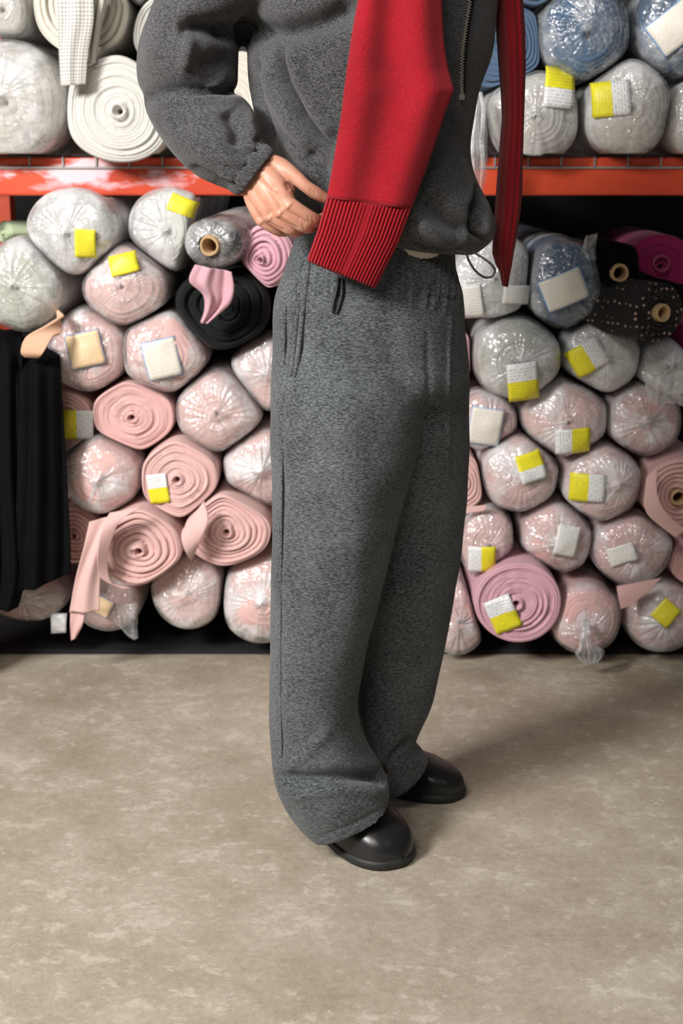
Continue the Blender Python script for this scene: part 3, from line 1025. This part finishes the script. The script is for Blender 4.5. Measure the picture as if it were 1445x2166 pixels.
o = sheet([((232, 1290, 3.26), (290, 1270, 3.26)), ((240, 1315, 3.25), (290, 1300, 3.25)), ((262, 1340, 3.25), (288, 1330, 3.25)), ((284, 1352, 3.25), (292, 1350, 3.25))],
          name='plastic_tuft', mat=M['film'], parent=bag_roll, pleats=2, amp=0.006, thick=0, rough=0.003)
o = sheet([((1226, 545, 3.28), (1262, 550, 3.28)), ((1236, 520, 3.27), (1262, 520, 3.27)), ((1240, 500, 3.26), (1264, 494, 3.26))], name='plastic_tuft', mat=M['film'], parent=blue_low, pleats=2, amp=0.006, thick=0, rough=0.003)
o = sheet([((1362, 790, 3.23), (1460, 790, 3.22)), ((1364, 830, 3.21), (1460, 830, 3.21)), ((1372, 862, 3.22), (1460, 850, 3.22))], name='plastic_tuft', mat=M['film_thick'], parent=plastic_end, pleats=1.6, amp=0.009, thick=0, rough=0.007)
o = sheet([((136, 668, 3.25), (118, 650, 3.30)), ((96, 690, 3.22), (130, 700, 3.25)), ((56, 712, 3.20), (112, 712, 3.22)), ((44, 742, 3.19), (92, 745, 3.20)), ((52, 754, 3.20), (80, 755, 3.21))],
          name='peach_cloth_end', mat=M['peach'], parent=beige_roll, thick=0.006)

# round ring mark on the magenta roll
bm_t = MB()
c0 = P(1400, 557, YR - 0.045)
n = 40
VV = []
for r_ in (0.0165, 0.0190):
    for yy in (0.0, 0.008):
        for j in range(n):
            a = j / n * 2 * math.pi
            VV.append((c0[0] + r_ * math.cos(a), c0[1] + yy, c0[2] + r_ * math.sin(a)))
ff = []
for a, b_ in ((0, 1), (1, 3), (3, 2), (2, 0)):
    for j in range(n):
        ff.append((a * n + j, a * n + (j + 1) % n, b_ * n + (j + 1) % n, b_ * n + j))
o = mesh_obj('tube_rim', VV, ff, cloth('dusty_magenta', (0.34, 0.07, 0.14)))
unrot(o, magenta_roll)

# black cloth hanging at the left
drape = thing('black_cloth', 'length of black cloth hanging in folds down the left edge of the stacked pink rolls, plus an added unseen panel for shade', 'cloth', tuple(P(60, 1285, YR - 0.15)))
for rows, sd in (([((-90, 690, 3.42), (44, 700, 3.40)), ((-90, 735, 3.27), (46, 735, 3.26)), ((-90, 800, 3.21), (44, 800, 3.215)), ((-90, 1000, 3.19), (42, 1000, 3.20)), ((-90, 1200, 3.18), (52, 1200, 3.19)), ((-90, 1292, 3.18), (34, 1288, 3.19))], 1),
                 ([((28, 715, 3.42), (118, 720, 3.42)), ((30, 750, 3.27), (122, 752, 3.29)), ((32, 820, 3.20), (127, 820, 3.22)), ((34, 1000, 3.18), (137, 1000, 3.20)), ((30, 1150, 3.17), (147, 1150, 3.19)), ((30, 1258, 3.17), (148, 1216, 3.19))], 2)):
    sheet(rows, nu=40, nv=50, pleats=1.3 if sd == 2 else 2.4, amp=0.016, seed=sd, thick=0.005, name='cloth_or_shade_panel', mat=M['black'], parent=drape)
sheet([((-560, 690, 2.86), (-70, 690, 3.20)), ((-560, 900, 2.84), (-70, 900, 3.17)), ((-560, 1250, 2.84), (-70, 1230, 3.17)), ((-560, 1550, 2.84), (-70, 1435, 3.17))],
      nu=40, nv=40, pleats=5, amp=0.02, seed=3, thick=0.005, name='cloth_or_shade_panel', mat=M['black'], parent=drape)  # unseen extra panel, added beyond the left edge to shade floor and rolls
tagp = thing('paper_tag', 'small whitish paper tag hanging by the rack base at bottom left', 'tag', tuple(P(124, 1315, 3.30)))
sheet([((106, 1297, 3.30), (142, 1297, 3.30)), ((108, 1318, 3.295), (140, 1316, 3.295)), ((108, 1340, 3.30), (140, 1338, 3.30))], nu=6, nv=6, thick=0.001, name='tag_card', mat=M['film_thick'], parent=tagp)

# ------------------------------------------------------------------ the person
floor_pt = PF(770, 1770)
person = thing('person', 'person in charcoal half-zip and wide grey trousers, red sweater hung over the shoulders', 'person', (float(floor_pt[0]), float(floor_pt[1]), 0.0))


def R2(xl, yl, xr, yr, Y, hd, tilt=0.0, Yr=None):
    a = P(xl, yl, Y)
    b_ = P(xr, yr, Y if Yr is None else Yr)
    return ((a + b_) / 2, (b_ - a) / 2, np.array((0, -hd, tilt)))


# --- trousers
mb = MB()
mb.loft([R2(640, 452, 958, 515, 2.42, 0.112), R2(630, 487, 964, 534, 2.42, 0.118), R2(604, 560, 966, 570, 2.42, 0.125), R2(584, 620, 978, 620, 2.42, 0.135), R2(577, 680, 985, 680, 2.42, 0.14),
         R2(575, 740, 991, 740, 2.42, 0.14), R2(574, 800, 995, 800, 2.42, 0.138), R2(580, 840, 994, 840, 2.42, 0.105), R2(620, 870, 975, 870, 2.42, 0.05)], n=72)
mb.loft([R2(580, 720, 900, 740, 2.41, 0.12), R2(574, 800, 910, 800, 2.40, 0.135), R2(573, 860, 908, 855, 2.39, 0.135), R2(574, 960, 882, 955, 2.38, 0.13), R2(574, 1080, 846, 1080, 2.375, 0.122),
         R2(573, 1200, 818, 1200, 2.37, 0.115), R2(571, 1320, 790, 1320, 2.37, 0.108), R2(570, 1420, 768, 1420, 2.37, 0.10), R2(571, 1500, 758, 1500, 2.37, 0.097), R2(573, 1560, 770, 1560, 2.37, 0.10),
         R2(576, 1610, 795, 1606, 2.36, 0.105), R2(583, 1655, 817, 1645, 2.35, 0.105, 0.0), R2(602, 1702, 825, 1675, 2.335, 0.085, 0.0), R2(632, 1746, 824, 1696, 2.32, 0.062, -0.005),
         R2(664, 1782, 822, 1714, 2.30, 0.040, -0.008)], n=72)
mb.loft([R2(720, 720, 988, 740, 2.44, 0.11), R2(740, 800, 994, 800, 2.45, 0.115), R2(745, 880, 995, 880, 2.47, 0.115), R2(745, 960, 993, 960, 2.48, 0.112), R2(740, 1100, 985, 1100, 2.50, 0.11), R2(730, 1200, 972, 1200, 2.50, 0.105),
         R2(725, 1300, 955, 1300, 2.51, 0.10), R2(725, 1400, 935, 1400, 2.515, 0.095), R2(735, 1480, 917, 1480, 2.52, 0.09), R2(750, 1540, 890, 1540, 2.52, 0.085), R2(772, 1590, 878, 1572, 2.515, 0.075),
         R2(800, 1640, 893, 1590, 2.51, 0.06), R2(824, 1684, 906, 1612, 2.50, 0.042, -0.004)], n=64)
co, no, fc = remeshed(mb, 0.0042, 16)
S = [([(634, 575), (628, 660), (620, 740), (612, 800)], 4, -0.014),
     ([(645, 560), (640, 660), (632, 740), (624, 790)], 5, 0.005),
     ([(612, 600), (606, 700), (600, 860), (596, 1100), (594, 1400), (598, 1640)], 4, -0.0035),
     ([(955, 640), (952, 760), (948, 900), (944, 1050)], 4, 0.003),
     ([(580, 1640), (640, 1648), (720, 1642), (800, 1640), (824, 1655)], 13, -0.020),
     ([(600, 1690), (680, 1675), (760, 1672), (815, 1680)], 12, 0.007),
     ([(770, 1500), (790, 1570), (815, 1640)], 10, 0.008),
     ([(700, 680), (740, 900), (760, 1150), (740, 1400)], 40, 0.006),
     ([(820, 640), (830, 760), (870, 850)], 26, -0.005),
     ([(905, 700), (908, 800), (905, 862)], 7, -0.0025),
     ([(905, 862), (880, 960), (850, 1070)], 14, -0.005),
     ([(650, 900), (640, 1100), (630, 1400)], 26, -0.004),
     ([(700, 1540), (640, 1600), (590, 1640)], 14, 0.005),
     ([(870, 1560), (830, 1600), (800, 1640)], 9, -0.012),
     ([(850, 1630), (880, 1610)], 14, 0.005),
     ([(676, 1772), (750, 1744), (822, 1704)], 3, -0.0022),
     ([(860, 622), (930, 628), (972, 632)], 3, -0.004)]
r_ = random.Random(4)
for i in range(14):                                    # gathers under the elastic waistband
    x = 845 + i * 10 + r_.uniform(-3, 3)
    S.append(([(x, 552), (x + 1, 590), (x + r_.uniform(-4, 4), 622 + r_.uniform(0, 40))], 3.6, 0.0048))
for x in (650, 664, 690, 705):
    S.append(([(x + 12, 520), (x + 4, 580), (x, 660)], 5, 0.003))
co = folds(co, no, S)
co = co + no * (0.0016 * sn(co, 22, 3) + 0.0010 * sn(co, 46, 4))[:, None]
trousers = mesh_obj('trousers', co, fc, M['trousers'], person)
trousers['label'] = 'wide grey heather wool trousers'
bvh_tr = BVHTree.FromPolygons([Vector(v) for v in co], fc)


def hit(bvh, px, py, lift=0.0, fallback=2.28):
    d = Vector(ray(px, py)).normalized()
    loc, nor, idx, dist = bvh.ray_cast(Vector((0, 0, CAMH)), d)
    if loc is None:
        return np.array(P(px, py, fallback))
    return np.array(loc - d * lift)


def tube(pts, r, name, mat, parent, n=10, sub=6):
    k_ = MB()
    k_.cones([(*p, r) for p in pts], n=n, sub=sub)
    return k_.obj(name, mat, parent)


tube([hit(bvh_tr, x, y, 0.004) for x, y in ((716, 588), (712, 615), (706, 640), (704, 660))], 0.0022, 'drawstring', M['black_cord'], trousers)
tube([hit(bvh_tr, x, y, 0.004) for x, y in ((724, 592), (724, 620), (718, 645), (712, 661))], 0.0022, 'drawstring', M['black_cord'], trousers)

for nm, pts, r_t in (('pocket_welt', [(640, 556), (634, 620), (627, 690), (620, 760), (616, 792)], 0.0042), ('pocket_welt', [(653, 556), (646, 620), (638, 690), (630, 760), (624, 792)], 0.0038),
                     ('side_seam', [(604, 650), (601, 760), (597, 960), (595, 1200), (593, 1420), (596, 1600)], 0.0022)):
    tube([hit(bvh_tr, x, y, 0.0) for x, y in pts], r_t, nm, M['trousers'], trousers)

# --- sweatshirt
mb = MB()
mb.loft([R2(690, -290, 900, -290, 2.44, 0.07), R2(610, -250, 985, -250, 2.43, 0.10), R2(545, -190, 1040, -190, 2.43, 0.125), R2(520, -110, 1062, -110, 2.42, 0.14), R2(512, -20, 1056, -20, 2.42, 0.145),
         R2(517, 60, 1048, 60, 2.42, 0.148), R2(521, 120, 1037, 120, 2.42, 0.148), R2(527, 190, 1013, 190, 2.42, 0.146), R2(538, 250, 1002, 250, 2.42, 0.146), R2(556, 310, 993, 318, 2.42, 0.150),
         R2(578, 360, 1001, 370, 2.42, 0.158), R2(600, 405, 1027, 425, 2.42, 0.160), R2(614, 440, 1044, 470, 2.42, 0.155), R2(640, 468, 1040, 505, 2.42, 0.145), R2(690, 492, 1004, 536, 2.42, 0.122)], n=80)
# upper sleeve
mb.loft([R2(316, 212, 470, 206, 2.41, 0.05), R2(296, 180, 500, 186, 2.41, 0.085), R2(292, 140, 504, 146, 2.41, 0.10), R2(297, 90, 509, 92, 2.41, 0.108), R2(314, 40, 522, 52, 2.41, 0.11),
         R2(340, -15, 560, 30, 2.415, 0.112), R2(390, -80, 610, 10, 2.42, 0.112), R2(470, -150, 640, -40, 2.42, 0.105), R2(560, -200, 680, -90, 2.43, 0.09)], n=64)
# forearm sleeve
mb.loft([R2(420, 178, 306, 196, 2.42, 0.05), R2(488, 192, 311, 232, 2.39, 0.085), R2(524, 212, 336, 280, 2.355, 0.088), R2(542, 248, 372, 328, 2.33, 0.080), R2(551, 280, 425, 372, 2.31, 0.068), R2(552, 300, 482, 399, 2.295, 0.052),
         R2(560, 310, 495, 402, 2.29, 0.042)], n=56)
# other sleeve, folded behind the back
mb.loft([R2(900, -190, 1020, -150, 2.46, 0.08), R2(890, -60, 1010, -40, 2.53, 0.075), R2(860, 80, 985, 100, 2.60, 0.07), R2(835, 190, 960, 220, 2.63, 0.065), R2(800, 280, 900, 340, 2.60, 0.055), R2(770, 340, 850, 400, 2.55, 0.045)], n=40)
co, no, fc = remeshed(mb, 0.0036, 10)
S = [([(585, 105), (606, 175), (640, 245), (672, 285), (720, 322)], 9, -0.032),
     ([(562, 130), (580, 200), (618, 265), (670, 320)], 18, 0.016),
     ([(612, 95), (636, 180), (672, 250), (710, 290)], 18, 0.016),
     ([(503, 66), (590, 74), (680, 48), (760, 5)], 26, -0.034),
     ([(372, 62), (410, 58), (450, 64), (505, 78)], 22, -0.030),
     ([(380, 30), (400, 90), (392, 150)], 14, 0.012),
     ([(420, 150), (470, 135), (500, 130)], 26, -0.016),
     ([(440, 192), (468, 168), (490, 135)], 12, 0.007),
     ([(305, 206), (350, 208), (400, 202), (450, 194), (508, 193)], 7, -0.028),
     ([(330, 222), (400, 214), (460, 206), (515, 208)], 9, 0.009),
     ([(480, 228), (505, 270), (504, 312)], 20, -0.014),
     ([(545, 215), (530, 260), (540, 300)], 12, 0.006),
     ([(360, 265), (400, 255)], 22, -0.010),
     ([(400, 352), (450, 380), (490, 398)], 10, -0.010),
     ([(330, 130), (320, 60), (350, 0)], 20, 0.008),
     ([(540, 120), (548, 220), (575, 310)], 10, -0.016),
     ([(650, 320), (680, 355), (696, 410)], 16, -0.014),
     ([(600, 300), (650, 340), (690, 345)], 10, 0.006),
     ([(1012, 390), (1004, 440), (1008, 490), (1022, 515)], 9, -0.028),
     ([(1028, 420), (1030, 470), (1025, 505)], 10, 0.010),
     ([(900, 420), (940, 460), (990, 500)], 24, -0.020),
     ([(880, 470), (930, 500), (985, 520)], 14, 0.010),
     ([(960, 330), (985, 390), (1005, 430)], 14, 0.008),
     ([(860, 505), (900, 520), (960, 522)], 6, -0.006),
     ([(984, -20), (972, 100), (968, 215)], 7, 0.004)]
for i in range(7):                                     # gathers running into the cuff
    t_ = i / 6
    x0, y0 = 552 + (486 - 552) * t_, 302 + (400 - 302) * t_
    S.append(([(x0 - 34, y0 - 20 + 6 * t_), (x0, y0)], 4.5, 0.005 if i % 2 else -0.005))
co = folds(co, no, S)
co = co + no * (0.0022 * sn(co, 20, 13) + 0.0012 * sn(co, 45, 14))[:, None]
sweat = mesh_obj('sweatshirt', co, fc, M['sweat'], person)
sweat['label'] = 'charcoal fleece half-zip sweatshirt'
bvh_sw = BVHTree.FromPolygons([Vector(v) for v in co], fc)

# gathered cuff
mb = MB()
mb.loft([R2(545, 296, 480, 394, 2.297, 0.045), R2(556, 303, 487, 402, 2.292, 0.047), R2(570, 311, 500, 410, 2.288, 0.046), R2(578, 321, 511, 410, 2.285, 0.043), R2(576, 326, 516, 404, 2.284, 0.036)], n=200, sub=8)
V = np.array(mb.v)
c_ = V.mean(0)
rs = np.random.RandomState(3)
for i0 in range(0, len(V) - 2, 200):
    seg = V[i0:i0 + 200]
    if len(seg) < 200:
        break
    cc = seg.mean(0)
    a = np.arange(200) / 200 * 2 * math.pi
    g_ = 1 + 0.030 * np.sin(21 * a + 0.25 * (i0 / 1600)) + 0.010 * np.sin(13 * a + 1)
    V[i0:i0 + 200] = cc + (seg - cc) * g_[:, None]
mesh_obj('cuff', V, mb.f, M['sweat'], sweat)

# zip: two rows of metal teeth with a slider end
zp = catmull([hit(bvh_sw, x, y, 0.0035) for x, y in ((999, -40), (993, 10), (985, 60), (979, 110), (977, 160), (977, 200))], 84)
k = MB()
for i in range(83):
    c0 = zp[i]
    sx = 0.0026
    k.box((c0[0] - sx + (0.0012 if i % 2 else -0.0012), c0[1] - 0.0015, c0[2] - 0.0006), (c0[0] + sx + (0.0012 if i % 2 else -0.0012), c0[1] + 0.002, c0[2] + 0.0007))
c0 = zp[-1]
k.box((c0[0] - 0.0045, c0[1] - 0.003, c0[2] - 0.008), (c0[0] + 0.0045, c0[1] + 0.002, c0[2]))
o = k.obj('zip', M['zip_metal'], sweat, False)
o['label'] = 'metal zip'
# tape behind the zip teeth
VV = []
for i in range(0, 84, 2):
    VV += [zp[i] + np.array((-0.006, 0.0030, 0)), zp[i] + np.array((0.006, 0.0030, 0))]
o = mesh_obj('zip_tape', VV, grid_faces(42, 2), M['black'], sweat)
sm = o.modifiers.new('t', 'SOLIDIFY')
sm.thickness = 0.001
# drawcord loop at the hem
tube([P(x, y, Y) for x, y, Y in ((962, 531, 2.30), (985, 536, 2.30), (992, 552, 2.30), (1006, 573, 2.30), (1024, 586, 2.30), (1040, 585, 2.30), (1047, 573, 2.30), (1040, 560, 2.30), (1022, 546, 2.305), (1002, 534, 2.32))],
     0.0019, 'drawcord', M['black_cord'], sweat)

# cream undershirt showing between hem and waistband
mb = MB()
mb.loft([R2(680, 440, 955, 470, 2.42, 0.100), R2(680, 500, 958, 526, 2.42, 0.114), R2(680, 545, 955, 565, 2.42, 0.112)], n=64)
o = mb.obj('undershirt', M['tee'], person)
o['label'] = 'cream undershirt edge'

# --- shoes
def shoe(toe_px, heading, L, sw, sh):
    toe = PF(*toe_px)
    h = np.array(heading, float)
    h /= np.linalg.norm(h)
    sd = np.array((-h[1], h[0]))
    root = np.array((toe[0], toe[1])) - h * L          # heel end
    ts = np.concatenate([np.linspace(0.0, 0.75, 22), 1 - 0.25 * (1 - np.sin(np.linspace(0.05, math.pi / 2, 18)))])
    Wk = [(0, 0.012), (0.03, 0.026), (0.12, 0.036), (0.3, 0.038), (0.45, 0.042), (0.62, 0.052), (0.74, 0.0555), (0.84, 0.052), (0.92, 0.043), (0.97, 0.028), (1.0, 0.004)]
    Hk = [(0, 0.045), (0.1, 0.058), (0.3, 0.072), (0.5, 0.084), (0.62, 0.082), (0.74, 0.070), (0.84, 0.057), (0.92, 0.043), (0.97, 0.027), (1.0, 0.004)]
    tk = [a for a, _ in Wk]
    wv = sw * np.interp(ts, tk, [b_ for _, b_ in Wk])
    hv = sh * np.interp(ts, [a for a, _ in Hk], [b_ for _, b_ in Hk])
    for _ in range(3):
        wv[1:-1] = (wv[:-2] + 2 * wv[1:-1] + wv[2:]) / 4
        hv[1:-1] = (hv[:-2] + 2 * hv[1:-1] + hv[2:]) / 4
    n = 36
    z0 = 0.017
    VV = []
    for t_, w_, h_ in zip(ts, wv, hv):
        for j in range(n + 1):
            a = math.pi * j / n
            y_ = w_ * math.copysign(abs(math.cos(a)) ** 0.82, math.cos(a))
            z_ = z0 + h_ * math.sin(a) ** 0.78
            bul = 1 + 0.05 * math.sin(min(a, math.pi - a) * 2) ** 2
            p2 = root + h * (t_ * L) + sd * y_ * bul
            VV.append((p2[0], p2[1], z_))
    ff = grid_faces(len(ts), n + 1)
    ff.append(tuple(range(n + 1)))
    ff.append(tuple(range((len(ts) - 1) * (n + 1), len(ts) * (n + 1)))[::-1])
    up = mesh_obj('shoe', VV, ff, M['leather'], person)
    up['label'] = 'black leather round-toed slip-on'
    # sole with a rounded edge
    k_ = MB()
    prof = [(0.90, 0.0), (1.0, 0.002), (1.03, 0.008), (1.035, 0.014), (1.0, 0.0185), (0.9, 0.0185)]
    ol = []
    for s_ in (1, -1):
        rng = range(len(ts)) if s_ > 0 else range(len(ts) - 1, -1, -1)
        for i in rng:
            ol.append((ts[i] * L, s_ * (wv[i] + 0.001)))
    ol = np.array(ol)
    cc = np.array((0.5 * L, 0))
    VV = []
    for sc_, z_ in prof:
        q = ol.copy()
        q[:, 1] *= sc_ if sc_ < 1 else 1
        nrm = q - np.array([(np.clip(x, 0.1 * L, 0.8 * L), 0) for x, _ in q])
        nrm /= np.linalg.norm(nrm, axis=1)[:, None] + 1e-9
        q = ol + nrm * (sc_ - 1.0) * 0.075
        for a, b_ in q:
            p2 = root + h * a + sd * b_
            VV.append((p2[0], p2[1], z_))
    m_ = len(ol)
    ff = grid_faces(len(prof), m_, True)
    ff.append(tuple(range(m_))[::-1])
    ff.append(tuple(range((len(prof) - 1) * m_, len(prof) * m_)))
    so = mesh_obj('sole', VV, ff, M['rubber'], person)
    so.parent = up
    return up


shoe((852, 1836), (0.64, -0.77), 0.29, 1.12, 1.0)
shoe((982, 1686), (0.94, -0.34), 0.285, 1.0, 0.80)

# --- body: one continuous surface with the gripping hand
mb = MB()


def J(x, y, Y, rp):                # a joint given where it stands, radius in px there
    p = P(x, y, Y)
    return (*p, rp * mpp(x, y, Y))


mb.loft([R2(700, -250, 890, -250, 2.44, 0.07), R2(600, -190, 990, -190, 2.43, 0.09), R2(600, -60, 980, -60, 2.43, 0.085), R2(630, 120, 940, 120, 2.43, 0.08), R2(640, 320, 920, 320, 2.43, 0.08), R2(640, 560, 940, 560, 2.42, 0.10),
         R2(630, 700, 950, 700, 2.42, 0.10), R2(660, 780, 930, 780, 2.42, 0.08)], n=48)
mb.cones([J(795, -200, 2.44, 75), J(800, -300, 2.42, 68), J(808, -360, 2.40, 66)])
mb.cones([J(812, -370, 2.38, 82), J(820, -430, 2.38, 104), J(815, -500, 2.40, 100), J(812, -540, 2.40, 80)], n=24)
mb.cones([J(720, 760, 2.40, 95), J(700, 1000, 2.385, 85), J(690, 1250, 2.37, 62), J(685, 1500, 2.37, 52), J(690, 1690, 2.36, 44)])
mb.cones([J(880, 760, 2.44, 95), J(860, 1000, 2.48, 80), J(845, 1250, 2.50, 60), J(820, 1480, 2.52, 50), J(830, 1620, 2.51, 40)])
mb.cones([J(620, -140, 2.43, 66), J(480, -30, 2.42, 56), J(398, 80, 2.41, 50), J(388, 165, 2.405, 48)])
mb.cones([J(385, 165, 2.41, 50), J(420, 250, 2.37, 50), J(480, 315, 2.32, 42), J(530, 355, 2.292, 36), J(548, 368, 2.287, 35)])
mb.cones([J(985, -140, 2.46, 66), J(930, 60, 2.58, 52), J(890, 190, 2.62, 46), J(830, 320, 2.58, 38), J(800, 380, 2.55, 34)])
# palm: metacarpals fanning from the wrist
mb.cones([J(540, 352, 2.286, 27), J(572, 378, 2.262, 27), J(598, 408, 2.250, 21), J(610, 430, 2.246, 16.5)])
mb.cones([J(538, 364, 2.286, 27), J(562, 398, 2.264, 26), J(582, 430, 2.250, 20), J(592, 447, 2.248, 15.5)])
mb.cones([J(534, 374, 2.288, 26), J(548, 412, 2.270, 24), J(562, 442, 2.258, 18), J(570, 457, 2.256, 14.5)])
mb.cones([J(528, 384, 2.292, 22), J(536, 420, 2.280, 20), J(546, 450, 2.270, 16), J(552, 464, 2.268, 13.5)])
mb.cones([J(572, 352, 2.282, 26), J(590, 378, 2.268, 25), J(606, 400, 2.266, 20)])
# fingers: knuckle, first bend, fingertip turned in to the waistband
mb.cones([J(610, 431, 2.244, 17), J(632, 445, 2.244, 15.5), J(658, 462, 2.252, 15.5), J(676, 466, 2.272, 13.5), J(694, 456, 2.300, 12)], n=18)
mb.cones([J(592, 448, 2.246, 16), J(618, 464, 2.246, 15), J(645, 478, 2.254, 15), J(660, 480, 2.276, 13), J(668, 472, 2.300, 11.5)], n=18)
mb.cones([J(570, 458, 2.254, 14.5), J(595, 474, 2.254, 13.5), J(619, 487, 2.262, 13.5), J(634, 488, 2.284, 12), J(640, 480, 2.304, 11)], n=18)
mb.cones([J(552, 465, 2.266, 13.5), J(573, 480, 2.268, 12), J(592, 489, 2.276, 12), J(606, 489, 2.292, 11), J(614, 482, 2.308, 10)], n=18)
# thumb leaving the side of the palm
mb.cones([J(572, 350, 2.284, 25), J(596, 358, 2.268, 23), J(624, 374, 2.256, 16.5), J(646, 393, 2.252, 14), J(666, 407, 2.256, 14.5), J(686, 418, 2.262, 12), J(700, 424, 2.266, 9.5)], n=18)
co, no, fc = remeshed(mb, 0.0021, 5, 0.5)
S = [([(566, 380), (590, 415), (604, 430)], 5, 0.0011), ([(556, 395), (576, 428), (588, 446)], 5, 0.0010), ([(548, 405), (560, 438), (566, 455)], 5, 0.0010),
     ([(606, 447), (630, 460), (652, 473)], 3.6, -0.0020), ([(586, 459), (610, 474), (634, 485)], 3.6, -0.0018), ([(564, 467), (584, 480), (604, 489)], 3.4, -0.0016), ([(575, 395), (596, 425)], 6, -0.0010), ([(608, 432), (614, 438)], 9, 0.0022), ([(590, 449), (596, 454)], 8, 0.0020), ([(568, 459), (574, 464)], 7, 0.0018), ([(551, 466), (556, 470)], 7, 0.0018),
     ([(652, 455), (656, 470)], 2, -0.0010), ([(660, 458), (664, 472)], 2, -0.0010), ([(640, 472), (644, 486)], 2, -0.0009), ([(657, 399), (661, 411)], 2.2, -0.0009), ([(664, 401), (668, 414)], 2.2, -0.0009),
     ([(555, 372), (575, 400), (590, 405)], 3, 0.0010), ([(606, 385), (614, 402)], 6, -0.0025)]
co = folds(co, no, S)
body = mesh_obj('body', co, fc, M['skin'], person)
body['label'] = 'bare hand with curled fingers at the waistband'

# --- red sweater hung over the shoulders
red = bpy.data.objects.new('red_sweater', None)


def ribbed(rows, hd, name, parent, ribs=0, n=320, sub=6, Yc=2.25, amp=0.0016, power=2.4, Ys=None, wave=0.0):
    k_ = MB()
    rings = []
    for i, (xl, yl, xr, yr) in enumerate(rows):
        Yi = Yc if Ys is None else Ys[i]
        h_ = hd if not isinstance(hd, (list, tuple)) else hd[i]
        a = P(xl, yl, Yi)
        b_ = P(xr, yr, Yi)
        rings.append(((a + b_) / 2, (b_ - a) / 2, np.array((0, -h_, 0))))
    nr = k_.loft(rings, n=n, sub=sub, power=power, linear=True)
    V = np.array(k_.v)
    th = np.arange(n) / n * 2 * math.pi
    cx_ = np.cos(th)
    cx_ = np.sign(cx_) * np.abs(cx_) ** (2 / power)
    for i in range(nr):
        if ribs:
            V[i * n:(i + 1) * n, 1] += -np.sign(np.sin(th)) * amp * np.cos(cx_ * math.pi * ribs)
    body_n = nr * n
    if wave:
        cy_ = np.tile(cx_, nr)
        tt = np.repeat(np.linspace(0, 1, nr), n)
        V[:body_n, 1] += wave * np.cos(cy_ * 4.6 + 0.9 - 0.7 * tt) * (0.45 + 0.55 * np.sin(math.pi * tt)) * (1 - np.abs(cy_) ** 4)
    V[:body_n, 1] += 0.004 * sn(V[:body_n] * np.array((1, 1, 0.35)), 26, 77)
    return mesh_obj(name, V, k_.f, M['red'], parent)


mb = MB()                                              # the sweater's body lying over the shoulders and back
mb.cones([J(850, -190, 2.27, 60), J(760, -260, 2.36, 56), J(720, -275, 2.46, 60), J(800, -240, 2.58, 66), J(930, -240, 2.58, 66), J(1000, -230, 2.50, 56), J(1060, -150, 2.47, 42)], n=24)
mb.loft([R2(640, -220, 1010, -220, 2.575, 0.03), R2(600, -100, 1030, -100, 2.60, 0.022), R2(600, 60, 1010, 60, 2.71, 0.02), R2(610, 220, 990, 220, 2.72, 0.02)], n=48)
co, no, fc = remeshed(mb, 0.006, 6)
red = mesh_obj('red_sweater', co, fc, M['red'], person)
red['label'] = 'red knitted sweater worn over the shoulders'
ribbed([(790, -200, 925, -190), (775, -80, 930, -80), (757, 0, 935, 0), (746, 60, 938, 60), (740, 100, 941, 100), (733, 150, 949, 148), (727, 195, 961, 190), (722, 240, 941, 240), (712, 300, 921, 303), (702, 360, 899, 366), (691, 418, 871, 442)],
       0.018, 'sleeve', red, Ys=[2.28] + [2.255] * 5 + [2.25] * 5, wave=0.011)
ribbed([(691, 418, 871, 442), (672, 485, 846, 508), (650, 548, 797, 606), (653, 553, 796, 610)], [0.018, 0.019, 0.021, 0.015], 'ribbed_cuff', red, ribs=23, sub=10, Yc=2.25, amp=0.0017)
ribbed([(1046, -130, 1098, -130), (1047, -40, 1102, -40), (1048, 0, 1104, 0), (1052, 70, 1109, 70), (1056, 130, 1110, 140), (1062, 200, 1108, 200), (1064, 250, 1106, 260), (1057, 330, 1104, 340), (1052, 400, 1103, 405), (1048, 455, 1098, 455),
        (1045, 500, 1091, 500), (1043, 537, 1084, 540), (1050, 560, 1081, 562), (1058, 576, 1078, 578), (1063, 604, 1074, 607)],
       [0.055] * 10 + [0.052, 0.048, 0.04, 0.03, 0.012], 'sleeve', red, Yc=2.46, ribs=4, amp=0.003, n=240)
